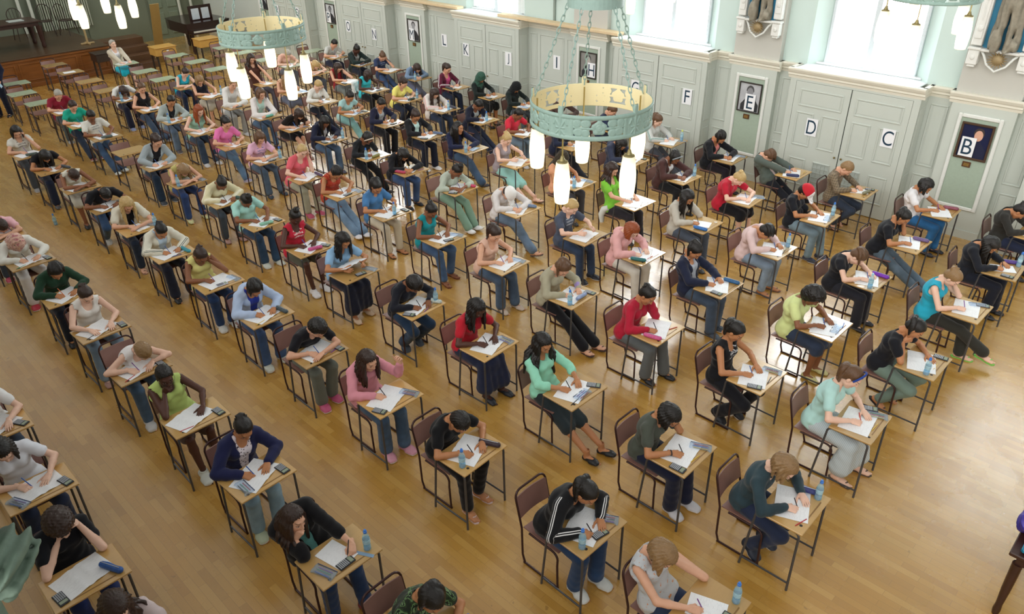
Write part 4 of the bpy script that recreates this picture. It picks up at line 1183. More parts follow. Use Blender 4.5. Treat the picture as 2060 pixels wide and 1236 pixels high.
def door(i, cx):
    root = MB(); root.box(cx-1.11, cx+1.11, YD+.03, YR+.01, 0, 2.17)
    for q in (-1, 1):
        root.box(min(cx+q*1.0, cx+q*1.11), max(cx+q*1.0, cx+q*1.11), YD, YD+.03, 0, 2.17)
        for z0, z1 in ((1.0, 2.0), (.2, .86)):           # panels on the sides of the projection
            xs = cx+q*1.11; mm = .012*q
            root.box(min(xs, xs+mm), max(xs, xs+mm), YD+.06, YR-.05, z0, z1, bev=.008)
    root.box(cx-1.0, cx+1.0, YD, YD+.03, 2.12, 2.17)
    r = struct(root.build('door_%d' % i, M_DADO))
    g = MB(); g.box(cx-1.0, cx+1.0, YD+.022, YD+.029, .01, 2.12); g.build('door_gap', M_GAP, r)
    for q in (-1, 1):
        x0, x1 = (cx-.995, cx-.008) if q < 0 else (cx+.008, cx+.995)
        l = MB(); l.box(x0, x1, YD-.003, YD+.022, .01, 2.115, bev=.004)
        y = YD-.003
        frame_bars(l, x0+.10, x1-.10, 1.70, 2.0, y)
        mid = (x0+x1)/2
        for a, b in ((x0+.10, mid-.07), (mid+.07, x1-.10)):
            frame_bars(l, a, b, .99, 1.60, y); frame_bars(l, a, b, .26, .76, y)
        lf = l.build('door_leaf', M_DADO, r)
        k = MB(); k.ellipsoid((cx+q*.06, YD-.03, .92), (.018, .022, .018)); k.build('door_knob', mat_plain('brass', '8a7748', .3, .8), lf, True)
        v = MB(); xa, xb = (mid+.09, x1-.12) if q < 0 else (x0+.12, mid-.09)
        v.box(xa, xb, YD-.016, YD-.010, .30, .74)
        for j in range(5):
            xx = xa+(xb-xa)*j/4; v.box(xx-.006, xx+.006, YD-.026, YD-.014, .29, .75)
        for j in range(6):
            zz = .30+.44*j/5; v.box(xa-.01, xb+.01, YD-.028, YD-.014, zz-.006, zz+.006)
        v.build('vent_grille', mat_plain('vent_metal', 'aeb8b2', .5), lf)
    return r
for i, d in enumerate(DOORS): door(i+1, d)

M_PANE = NT('daylit_leaded_glass'); t = M_PANE; o = t.obj()
dn = t.noise(30, 3, o); ce = t.mix(dn, (.86, .95, 1, 1), (1, 1, 1, 1))
t.base(ce); t.set(.1); t.link(ce, t.b.inputs['Emission Color']); t.b.inputs['Emission Strength'].default_value = WIN_STRENGTH
M_PANE = t.m
for i, d in enumerate(WX):
    f = MB(); yg = 14.0
    for xx in (d-.78, d+.72): f.box(xx, xx+.06, yg-.05, yg+.06, 2.40, WZ1, bev=.01)
    f.box(d-.78, d+.78, yg-.05, yg+.06, WZ1-.06, WZ1); f.box(d-.78, d+.78, yg-.06, yg+.06, 2.36, 2.42, bev=.01)
    f.box(d-.78, d+.78, yg-.04, yg+.05, 4.3, 4.42, bev=.01)
    r = struct(f.build('window_%d' % (i+1), M_WFR))
    mu = MB(); mu.prism([(d-.10, yg+.05), (d-.10, yg-.03), (d-.04, yg-.12), (d+.04, yg-.12), (d+.10, yg-.03), (d+.10, yg+.05)], 'z', 2.38, WZ1); mu.build('mullion', M_WFR, r)
    s = MB(); s.box(d-1.03, d+1.03, YD-.06, yg+.05, 2.325, 2.345, bev=.006); s.box(d-.9, d+.9, yg-.10, yg, 2.345, 2.385, bev=.01); s.build('sill', mat_plain('sill_paint', 'd3dadb', .35), r)
    for q in (-1, 1):
        x0, x1 = (d-.74, d-.09) if q < 0 else (d+.09, d+.74)
        p = MB(); p.box(x0, x1, yg-.004, yg+.004, 2.41, WZ1-.04); po = p.build('pane', M_PANE, r)
        l = MB()
        for j in range(1, 5): xx = x0+(x1-x0)*j/5; l.box(xx-.0025, xx+.0025, yg-.010, yg-.005, 2.41, WZ1-.05)
        for j in range(1, 17): zz = 2.41+.19*j; l.box(x0, x1, yg-.010, yg-.005, zz-.0025, zz+.0025)
        for a, b, c, e in ((x0, x1, 2.41, 2.425), (x0, x0+.014, 2.41, WZ1-.05), (x1-.014, x1, 2.41, WZ1-.05)): l.box(a, b, yg-.014, yg-.004, c, e)
        l.build('leading', M_LEAD, po)
    if abs(d+14.10) < .1 or d > -2:      # vertical blinds; the unseen near window's set is added to dim its floor reflection
        b = MB()
        for j in range(20):
            xx = d-.9+1.8*j/19; b.box(xx-.042, xx+.042, 13.94, 13.946, 2.40, 5.4, M=Matrix.Translation((xx, 13.94, 0)) @ Matrix.Rotation(.55, 4, 'Z') @ Matrix.Translation((-xx, -13.94, 0)))
        b.build('vertical_blind', mat_plain('blind_fabric', 'e6eeee', .7), r)
# upper pilasters, with a carved niche and statue on the two near ones
def place_on(mb, dx): return mb
for k, px in PILS.items():
    m = MB(); m.box(px-.465, px+.465, YP, YR+.02, 0, 2.17); m.box(px-.465, px+.465, YP-.015, YP, 0, .14)
    r = struct(m.build('pilaster', M_DADO))
    f = MB()
    for a, b, c, d in ((px-.325, px-.265, .48, 2.02), (px+.265, px+.325, .48, 2.02), (px-.265, px+.265, .48, .54), (px-.265, px+.265, 1.96, 2.02)): f.box(a, b, YP-.03, YP, c, d, bev=.012)
    f.build('panel_frame', M_WHITE, r)
    g = MB(); g.box(px-.265, px+.265, YP-.006, YP, .54, 1.96); g.build('felt_panel', M_GREEN, r)
    u = MB(); u.box(px-.46, px+.46, YP+.01, 13.85, 2.33, 6.8); uo = struct(u.build('pilaster_upper', M_UPP))

def bay_relief(px):
    y = YP+.01
    root = empty('statue_niche', (px, y, 2.75))
    f = MB()
    for q in (-1, 1):
        x0 = q*.42; x1 = q*.27
        a, b = min(x0, x1), max(x0, x1)
        f.box(a, b, -.10, 0, .30, 2.2, bev=.01); f.box(a+.025, b-.025, -.115, -.10, .40, 2.1, bev=.008)
        f.box(a-.02, b+.02, -.135, 0, .235, .275, bev=.01); f.box(a, b, -.115, 0, .02, .235, bev=.008); f.box(a+.02, b-.02, -.10, 0, -.02, .02, bev=.01)
        f.ellipsoid((q*.345, -.118, .13), (.035, .014, .04)); f.ellipsoid((q*.345, -.118, .55), (.04, .014, .045))
        for j in range(6):
            a_ = j*PI/3; f.ellipsoid((q*.345+.03*math.cos(a_), -.12, .55+.03*math.sin(a_)), (.018, .008, .018), 8, 6)
        f.tube([(q*.345+.03*math.sin(t*3), -.118, .66+t*.11) for t in range(12)], .010, 6)
    f.box(-.28, .28, -.13, 0, .225, .265, bev=.01)
    f.build('carved_frame', mat_plain('white_plaster', 'dddfda', .6, var=.05, scale=14, bump=.3), root)
    b = MB(); b.box(-.275, .275, -.01, -.002, .26, 2.2); b.build('blue_backing', mat_plain('blue_niche_paint', '2f7ea0', .6, var=.15, scale=9), root)
    rb = MB(); rb.tube([(-.27, -.05, .24), (-.2, -.09, .17), (-.13, -.11, .05), (0, -.12, -.035), (.13, -.11, .05), (.2, -.09, .17), (.27, -.05, .24)], .018, 8); rb.build('ribbon_bracket', M_WHITE, root, True)
    s = MB(); s.ellipsoid((0, -.09, .13), (.085, .06, .085), 14, 10)
    for j in range(16):
        a_ = 2*PI*j/16; s.tube([(.06*math.cos(a_), -.10, .13+.06*math.sin(a_)), (.14*math.cos(a_), -.15, .135+.12*math.sin(a_))], [.016, .003], 6)
    s.build('shell_boss', mat_plain('tarnished_gilt', '9c8862', .5, .2, var=.2, scale=30), root, True)
    # stone figure: draped, standing on the bracket
    g = G((-.30, -.32, .24), (.30, .05, 1.75), .014)
    for q in (-1, 1):
        g.caps(A3(q*.07, -.13, .33), A3(q*.085, -.13, .62), .045, .06, .02); g.caps(A3(q*.085, -.13, .62), A3(q*.07, -.11, .98), .062, .09, .02)
        g.caps(A3(q*.075, -.14, .29), A3(q*.10, -.24, .275), .038, .028, .02)
        g.caps(A3(q*.16, -.10, 1.42), A3(q*.24, -.12, 1.12), .05, .042, .02); g.caps(A3(q*.24, -.12, 1.12), A3(q*.14, -.22, 1.05), .04, .03, .02)
        g.caps(A3(q*.2, -.05, .32), A3(q*.17, -.05, 1.0), .07, .05, .06)
    g.caps(A3(0, -.10, .95), A3(0, -.10, 1.18), .13, .11, .05); g.caps(A3(0, -.10, 1.18), A3(0, -.09, 1.42), .12, .13, .05); g.caps(A3(0, -.1, 1.45), A3(0, -.1, 1.55), .05, .05, .03)
    g.ell((0, -.11, 1.63), (.085, .09, .11), .02)
    g.ell((-.12, -.2, .42), (.10, .07, .16), .05); g.ell((.16, -.15, .36), (.10, .08, .09), .05)
    g.F += .008*np.sin(g.ax[0][:, None, None]*70+np.sin(g.ax[2][None, None, :]*9)*2)
    V, F = g.net(); mesh_np('stone_figure', V*A3(.78, 1, 1), F, mat_plain('weathered_stone', '8e8878', .8, var=.25, scale=18, bump=.4), root)
    return root
for k, txt in (('E', 'carved white niche holding a stone figure above the seated portrait'), ('B', 'carved white niche holding a stone figure above the dark blue portrait')):
    tag(bay_relief(PILS[k]), txt, 'statue niche')

# pine boards lying along the top of the panelling
for i, (a, b, lab) in enumerate(((-13.72, -10.18, 'long bare pine board on the ledge between letters J and G'), (-20.2, -15.12, 'long bare pine board on the ledge above letters L to N'))):
    m = MB(); m.box(0, b-a, -.20, .02, 0, .06, bev=.006); o = m.build('pine_board', M_SHELF); o.location = (a, 13.72, 2.345); tag(o, lab, 'board')
m = MB(); m.tube([(0, 0, 0), (0, 0, 3.2)], .028, 10); o = m.build('wall_pipe', M_PIPE); o.location = (-12.18, 13.80, 2.35)
tag(o, 'grey vertical pipe on the wall right of the blinds', 'pipe'); o['label'] = 'grey vertical pipe rising from the pine board beside the blinds'
v = MB(); v.lathe([(.034, -.03), (.034, .03)], 10, Matrix.Translation((0, 0, .55))); v.tube([(0, 0, .55), (.10, -.08, .56)], .014, 8); v.tube([(.10, -.08, .53), (.10, -.08, .59)], .03, 10); v.build('valve', mat_plain('valve_brown', '5a4038', .5), o)

# portraits with brass plaques
PORT = {'B': (-3.21, 1.61, .48, .58, '1b2244', 'd8a890', 'oil'), 'E': (-7.13, 1.60, .47, .56, 'b9bcc0', '8a8c90', 'bw'), 'H': (-11.06, 1.60, .47, .56, '8b8a86', 'b0aca6', 'bw2'),
        'M': (-17.08, 1.60, .47, .56, 'd6d8da', '9a9ca0', 'bw'), 'P': (-20.97, 1.60, .47, .56, 'c8ccd0', '7a7c80', 'bw'), 'S': (-24.86, 1.6, .47, .56, 'a0a4a8', '7a7c80', 'bw')}
PLAB = {'B': 'portrait of a person in dark blue in a heavy frame, behind letter B', 'E': 'black and white portrait of a seated person, behind letter E', 'H': 'grey portrait photograph of a person in dark jacket, behind letter H',
        'M': 'black and white portrait with pale ground, behind letter M', 'P': 'framed portrait on the sage panel behind letter P', 'S': 'framed portrait on the sage panel behind letter S'}
for k, (px, pz, w, h, bg, sk_, kind) in PORT.items():
    root = empty('portrait', (px+.005, YP-.008, pz)); fm = mat_plain('portrait_frame_wood', '4a3626' if k == 'B' else '35302c', .4)
    f = MB(); t_ = .035 if k == 'B' else .024
    for a, b, c, d in ((-w/2, w/2, h/2-t_, h/2), (-w/2, w/2, -h/2, -h/2+t_), (-w/2, -w/2+t_, -h/2+t_, h/2-t_), (w/2-t_, w/2, -h/2+t_, h/2-t_)): f.box(a, b, -.03, 0, c, d, bev=.006)
    f.build('picture_frame', fm, root)
    p = MB(); p.box(-w/2+t_, w/2-t_, -.010, -.004, -h/2+t_, h/2-t_)
    p.build('picture_ground', mat_plain('picture_ground_' + k, bg, .3, var=.2, scale=7), root)
    fx = .04 if k == 'B' else 0; fz = .10
    s = MB(); s.prism([(fx+.062*math.cos(a), fz+.085*math.sin(a)) for a in np.linspace(0, 2*PI, 22, endpoint=False)], 'y', -.0125, -.011); s.build('painted_face', mat_plain('face_' + k, sk_, .4), root)
    hr = MB(); hr.prism([(fx+.078*math.cos(a), fz+.03+.095*math.sin(a)) for a in np.linspace(-.2, PI+.2, 18)], 'y', -.0112, -.0102); hr.build('painted_hair', mat_plain('hair_' + k, '3a2f30' if k == 'B' else '4a4a4c', .5), root)
    bd = MB(); bd.prism([(-.17, -h/2+t_+.004), (.19, -h/2+t_+.004), (.19, -.12), (.12, -.03), (fx+.04, .02), (fx-.04, .02), (-.10, -.05), (-.17, -.14)], 'y', -.0122, -.0107); bd.build('painted_body', mat_plain('body_' + k, '141a3a' if k == 'B' else '303236', .5), root)
    tag(root, PLAB[k], 'portrait', 'framed portraits along the panelled wall')
    q = MB(); q.box(-.062, .062, -.018, 0, -.045, .045, bev=.005); o = q.build('portrait_plaque', mat_plain('plaque_wood', '5a3a22', .4)); o.location = (px-.01, YP-.008, 1.235)
    n = MB(); n.box(-.04, .04, -.021, -.017, -.025, .025); n.build('brass_plate', mat_plain('brass_plate', 'a88a50', .3, .6, var=.3, scale=80), o)
    tag(o, 'small wooden plaque under the portrait behind letter ' + k, 'plaque', 'plaques under the portraits')

# letter sheets
M_SHEET = mat_plain('white_card', 'eef1f4', .6, var=.01); M_INK = mat_plain('navy_ink', '16384e', .5)
LET = {'D': (-5.75, YD-.02, 1.36), 'C': (-4.43, YD-.02, 1.45), 'F': (-8.35, YD-.02, 1.44), 'G': (-9.61, YD-.02, 1.40), 'J': (-13.31, YD-.02, 1.44), 'K': (-14.79, YD-.02, 1.45), 'N': (-18.58, YD-.02, 1.34), 'O': (-19.8, YD-.02, 1.41),
       'I': (-12.09, YR-.012, 1.48), 'L': (-16.0, YR-.012, 1.46), 'Q': (-22.47, YD-.02, 1.49), 'R': (-23.67, YD-.02, 1.44), 'B': (-3.276, YP-.041, 1.52), 'E': (-7.095, YP-.041, 1.518), 'H': (-10.94, YP-.041, 1.512), 'M': (-17.14, YP-.041, 1.49), 'P': (-21.05, YP-.041, 1.497), 'S': (-24.97, YP-.041, 1.487)}
for ch, p in LET.items():
    s = MB(); s.box(-.105, .105, -.0015, 0, -.155, .155); o = s.build('letter_sheet', M_SHEET); o.location = p
    tc = bpy.data.curves.new('letter', 'FONT'); tc.body = ch; tc.align_x = 'CENTER'; tc.align_y = 'CENTER'; tc.size = .33; tc.extrude = .0006; tc.resolution_u = 6
    to = bpy.data.objects.new('letter', tc); C.objects.link(to); bpy.context.view_layer.update()
    me = bpy.data.meshes.new_from_object(to.evaluated_get(bpy.context.evaluated_depsgraph_get())); bpy.data.objects.remove(to)
    co = np.empty(len(me.vertices)*3); me.vertices.foreach_get('co', co); co = co.reshape(-1, 3)
    mn, mx = co.min(0), co.max(0); cx = (mn+mx)/2; sc = .245/(mx[1]-mn[1]); co = (co-cx)*[min(sc*.86, .165/max(.02, mx[0]-mn[0])) if ch != 'I' else sc, sc, 1]
    me.vertices.foreach_set('co', co.ravel()); me.materials.clear(); me.materials.append(M_INK); me.update()
    lo_ = bpy.data.objects.new('letter', me); link(lo_, o); lo_.rotation_euler = (PI/2, 0, 0); lo_.location = (0, -.0024, 0)
    tag(o, 'white sheet with the large black letter %s on the wall' % ch, 'sign', 'letter sheets along the wall')

# ------------------------------------------------------------------ end wall, stage, piano
M_END = mat_plain('grey_green_end_wall', '737b68', .6, var=.08, scale=2)  # paint darkened to carry the shade of the windowless stage end
m = MB(); m.box(-29.6, 3.5, -3.6, -3.4, 0, 3.6); struct(m.build('wall_added_shade', M_DADO))  # unseen wall, added to darken the left-hand desks
m = MB(); m.box(-29.6, 3.5, -3.6, -.75, 3.6, 3.85); struct(m.build('added_shade_slab', M_UPP))  # unseen gallery slab, added to shade the left of the hall
m = MB(); m.box(-29.9, -29.6, -3.6, 14.2, 0, 6.8); m.box(-29.6, -29.57, 9.6, 11.7, 0, 2.2); struct(m.build('wall_end', M_END))
m = MB(); m.box(-.02, 0, -.55, .55, 0, 2.1)
for y0, y1 in ((-.5, -.03), (.03, .5)):
    for z0, z1 in ((.15, .9), (1.05, 1.95)): m.box(0, .03, y0+.06, y1-.06, z0, z1, bev=.015)
o = m.build('door_7', mat_plain('sage_door_paint', '7e8a76', .5)); o.location = (-29.56, 12.35, 0); struct(o)
for yy, lab in ((7.70, 'white pipe'), (8.02, 'white pipe'), (12.86, 'white pipe'), (13.3, 'white pipe')):
    m = MB(); m.tube([(0, 0, 0), (0, 0, 5)], .05, 10); o = m.build('end_wall_pipe', mat_plain('white_pipe_paint', 'cfd2c4', .5)); o.location = (-29.5, yy, .82 if yy < 9 else 0)
    tag(o, {7.70: 'thick white pipe on the end wall beside the stage table', 8.02: 'white pipe on the end wall next to the radiator', 12.86: 'white pipe on the end wall beside the green door', 13.3: 'white pipe in the far corner by the panelling'}[yy], 'pipe')
root = empty('radiator', (-29.45, 9.0, .82))
for j in range(22):
    s = MB(); s.box(-.05, .05, -.018, .018, .0, 1.15, bev=.015); q = s.build('radiator_column', mat_plain('radiator_paint', 'b6bca8', .45), root); q.location = (0, -.75+j*.07, 0)
tag(root, 'tall ribbed radiator against the end wall behind the stage', 'radiator')
SX = -25.75
m = MB(); m.box(-29.6, SX-.02, 2.0, 8.75, 0, .79); m.box(-29.6, SX+.05, 2.0, 8.8, .79, .83, bev=.01)
st = struct(m.build('stage', stage_wood('4e3a26')))
m = MB(); m.box(SX-.02, SX, 2.0, 8.75, .02, .79); 
for j in range(8):
    y0 = 2.1+j*.83
    for a, b, c, d in ((y0, y0+.75, .18, .22), (y0, y0+.75, .63, .67), (y0, y0+.04, .22, .63), (y0+.71, y0+.75, .22, .63)): m.box(SX, SX+.02, a, b, c, d, bev=.008)
m.box(SX, SX+.03, 2.0, 8.75, 0, .12, bev=.01); m.box(SX, SX+.03, 2.0, 8.8, .72, .80, bev=.012)
m.build('stage_panelling', stage_wood('8a5526'), st)
m = MB()
for j in range(4): m.box(SX-.9+.30*j-.30, SX-.9+.30*j+.32-.3+.28, 8.82, 10.1, 0, .82-.205*j-.02, bev=.01)
struct(m.build('stage_steps', stage_wood('5c4028')))

def table(name, w, d, h, legr, mat, loc, top_t=.04, apron=.10, rz=0):
    r = empty(name, loc, rz)
    m = MB(); m.box(-w/2, w/2, -d/2, d/2, h-top_t, h, bev=.008); m.build('tabletop', mat, r)
    m = MB()
    for q in (-1, 1):
        m.box(-w/2+.06, w/2-.06, q*(d/2-.07)-.012, q*(d/2-.07)+.012, h-top_t-apron, h-top_t); m.box(q*(w/2-.07)-.012, q*(w/2-.07)+.012, -d/2+.06, d/2-.06, h-top_t-apron, h-top_t)
    m.build('apron', mat, r)
    for a in (-1, 1):
        for b in (-1, 1):
            m = MB(); m.lathe([(legr*.7, 0), (legr*.9, .05), (legr*.75, .12), (legr, .3), (legr*1.15, h-top_t-apron)], 10, Matrix.Translation((a*(w/2-.08), b*(d/2-.08), 0))); m.build('leg', mat, r, True)
    return r
tag(table('stage_table', 1.0, 2.3, .76, .07, M_DKW, (-27.25, 6.3, .83)), 'long dark wooden table standing on the stage', 'table')
m = MB(); m.box(-.15, .15, -.2, .2, 0, .02); o = m.build('document', mat_plain('pale_document', 'b8c2bc', .5)); o.location = (-27.2, 6.9, 1.592); tag(o, 'pale document lying on the stage table', 'paper')
def bentwood(loc, rz, lab):
    r = empty('bentwood_chair', loc, rz); mt = mat_plain('dark_bentwood', '33241a', .4)
    m = MB(); m.lathe([(.19, .43), (.2, .445), (.19, .46)], 20); m.build('seat', mt, r, True)
    m = MB(); m.tube(arc((0, .62), .2, 0, PI, 12, lambda a, b: (-.2-.0*b, a, b+.1)) , .013, 8); m.tube([(-.18, .17, .45), (-.2, .2, .72)], .013, 8); m.tube([(-.18, -.17, .45), (-.2, -.2, .72)], .013, 8)
    for y in (-.1, 0, .1): m.tube([(-.18, y*.8, .45), (-.2, y, .9)], .008, 6)
    m.build('backrest', mt, r, True)
    for a in (-1, 1):
        for b in (-1, 1):
            m = MB(); m.tube([(a*.14, b*.14, .44), (a*.19, b*.19, 0)], [.016, .012], 8); m.build('leg', mt, r, True)
    tag(r, lab, 'chair', 'bentwood chairs on the stage')
bentwood((-28.5, 7.3, .83), .1, 'dark bentwood chair on the stage behind the table end')
bentwood((-28.6, 8.1, .83), -.3, 'dark bentwood chair on the stage before the radiator')
bentwood((-28.3, 8.6, .83), .5, 'dark bentwood chair nearest the stage steps')
m = MB(); m.box(-.2, .2, -.02, .02, 0, .05, bev=.01); m.box(-.02, .02, -.2, .2, 0, .05, bev=.01); m.box(-.025, .025, -.025, .025, .05, .9, bev=.004)
o = m.build('wooden_stand', mat_plain('pale_wood_stand', 'a88f62', .5)); o.location = (-26.3, 8.42, .83); tag(o, 'pale wooden stand on a cross foot at the stage edge', 'stand')
# grand piano
r = empty('grand_piano', (-26.9, 12.25, 0)); mp = mat_plain('piano_mahogany', '2a1512', .2)
out = [(-.75, -.75), (.75, -.75), (.75, .0), (.70, .45), (.45, .85), (.1, 1.05), (-.35, 1.1), (-.68, .95), (-.75, .6)]
m = MB(); m.prism(out, 'z', .66, .96); m.build('case', mp, r)
m = MB(); m.prism([(a*1.02, b*1.02) for a, b in out], 'z', .96, .985); m.build('lid', mp, r)
m = MB(); m.box(-.74, .74, -1.0, -.75, .66, .72, bev=.01); m.box(-.74, -.66, -1.0, -.75, .72, .80); m.box(.66, .74, -1.0, -.75, .72, .80); k = m.build('key_bed', mp, r)
m = MB(); m.box(-.65, .65, -.98, -.80, .72, .74); m.build('keys', mat_plain('ivory_keys', 'd8d2c2', .3), k)
m = MB(); m.box(-.40, .40, -.32, -.30, .985, 1.45, bev=.006); m.build('music_desk', mp, r)
for a, b in ((-.6, -.65), (.6, -.65), (-.1, .8)):
    m = MB(); m.lathe([(.035, 0), (.06, .08), (.05, .2), (.08, .66)], 12, Matrix.Translation((a, b, 0))); m.build('leg', mp, r, True)
tag(r, 'dark mahogany grand piano in the far corner', 'piano'); r.rotation_euler = (0, 0, PI/2)
for i, (dx, lab) in enumerate(((-.18, 'open sheet music on the piano desk, nearer the wall'), (.17, 'open sheet music on the piano desk, nearer the stage'))):
    m = MB(); m.box(-.13, .13, -.004, .004, 0, .34); o = m.build('sheet_music', mat_plain('sheet_music', 'c9d2d8', .5)); 
    o.location = Vector((-26.9, 12.25, 0)) + Matrix.Rotation(PI/2, 3, 'Z') @ Vector((dx, -.33, 1.02)); o.rotation_euler = (0, 0, PI/2); tag(o, lab, 'sheet music')
# old lidded desks
def lid_desk(loc, hx, lab, rz=0):
    r = empty('lidded_desk', loc, rz); mt = mat_plain('lidded_desk_wood', hx, .4, var=.15, scale=5)
    m = MB(); m.box(-.24, .24, -.32, .32, .50, .72, bev=.008); m.build('desk_box', mt, r)
    m = MB(); m.box(-.26, .26, -.34, .34, .72, .745, bev=.008); m.build('lid', mt, r)
    for a in (-1, 1):
        for b in (-1, 1):
            m = MB(); m.box(a*.2-.02, a*.2+.02, b*.28-.02, b*.28+.02, 0, .5); m.build('leg', mat_plain('desk_leg_wood', '2a211c', .5), r)
    tag(r, lab, 'desk', 'old lidded desks before the stage'); return r
lid_desk((-24.72, 9.98, 0), 'c69b50', 'honey-coloured lidded desk with a small white label')
lid_desk((-24.85, 11.45, 0), 'c69b50', 'honey-coloured lidded desk in front of the piano')
lid_desk((-25.25, 8.45, 0), '33261e', 'dark lidded desk behind the person in turquoise skirt')
m = MB(); m.box(-.001, .001, -.035, .035, -.025, .025); o = m.build('desk_label', M_SHEET); o.location = (-24.477, 10.03, .64); tag(o, 'small white label on the front of a lidded desk', 'label')
m = MB(); m.box(-.02, .02, -.14, .14, 0, 1.9, bev=.006, M=Matrix.Rotation(.28, 4, 'Y')); o = m.build('leaning_plank', mat_plain('ochre_plank', '8c703c', .5)); o.location = (-26.0, 10.35, .0); tag(o, 'ochre plank leaning behind the lidded desk', 'plank')

# side table with a bag, bottom corner of the room
r = table('side_table', 1.5, .9, .75, .035, M_DKW, (-.44+.78, 6.04+.42, 0)); tag(r, 'dark brown side table with square legs at the floor edge', 'table'); r['label'] = 'dark brown side table carrying a purple bag'
g = G((-.25, -.2, -.01), (.35, .3, .26), .012); g.ell((.05, .05, .10), (.24, .17, .10), .05); g.caps(A3(-.1, -.02, .06), A3(.2, .1, .12), .07, .09, .04); g.wrinkle(.012, 3); x, y, z = g.P((slice(None),)*3); g.cut(.002-z+0*x+0*y)
V, F = g.net(); o = mesh_np('bag', V, F, mat_plain('purple_sequin_bag', '4a3fa0', .25, .3, var=.4, scale=60)); o.location = (-.27, 6.35, .752); tag(o, 'shiny purple bag lying on the dark side table', 'bag')
m = MB(); m.box(-.1, .1, -.07, .07, 0, .05, bev=.015); o = m.build('pouch', mat_plain('teal_pouch', '1f86a8', .4, var=.3, scale=90)); o.location = (-.25, 6.12, .752); tag(o, 'teal pouch beside the purple bag', 'pouch')

# carved stone scrollwork by the balcony, near the camera
g = G((-.42, -.36, -.55), (.30, .30, .35), .009)
g.caps(A3(-.30, -.05, -.5), A3(-.22, 0, .05), .16, .12, .05)
for j, (cx, cz, rr) in enumerate(((-.06, .10, .095), (.02, -.26, .10))):
    for i in range(16):
        a = i/15*2.6*PI+.6; q = rr*(1-.55*i/15)
        a2 = (i+1)/15*2.6*PI+.6; q2 = rr*(1-.55*(i+1)/15)
        g.caps(A3(cx+q*math.cos(a), 0, cz+q*math.sin(a)), A3(cx+q2*math.cos(a2), 0, cz+q2*math.sin(a2)), .038, .034, .012, (A3(0, 1, 0), .3))
    for i in range(5):
        a = -1.0+i*.42; g.caps(A3(cx-.10, -.09+.045*i, cz-.02), A3(cx+rr*1.0*math.cos(a*.6), -.10+.05*i, cz+rr*math.sin(a*.6)), .03, .026, .02)
g.ell((-.12, 0, -.08), (.14, .13, .12), .06); g.caps(A3(-.2, 0, -.1), A3(-.04, 0, -.45), .10, .05, .05)
g.F += (.012*np.sin(np.hypot(g.ax[0][:, None, None]+.06, g.ax[2][None, None, :]+.08)*85+g.ax[1][None, :, None]*14)).astype(np.float32)
V, F = g.net(); o = mesh_np('carved_scroll', V, F, mat_plain('grey_green_carved_stone', '64796a', .7, var=.25, scale=16, bump=.3)); o.location = SCROLL; o.rotation_euler = (0, 0, SCROLL_RZ); o.scale = (.36,)*3
m = MB(); m.box(-1.3, -.36, -.3, .3, -12.92, .4, bev=.02); m.build('stone_post', mat_plain('grey_green_carved_stone', '64796a', .7, var=.25, scale=16, bump=.3), o)
tag(o, 'grey-green carved stone scroll at the balcony edge', 'carving')

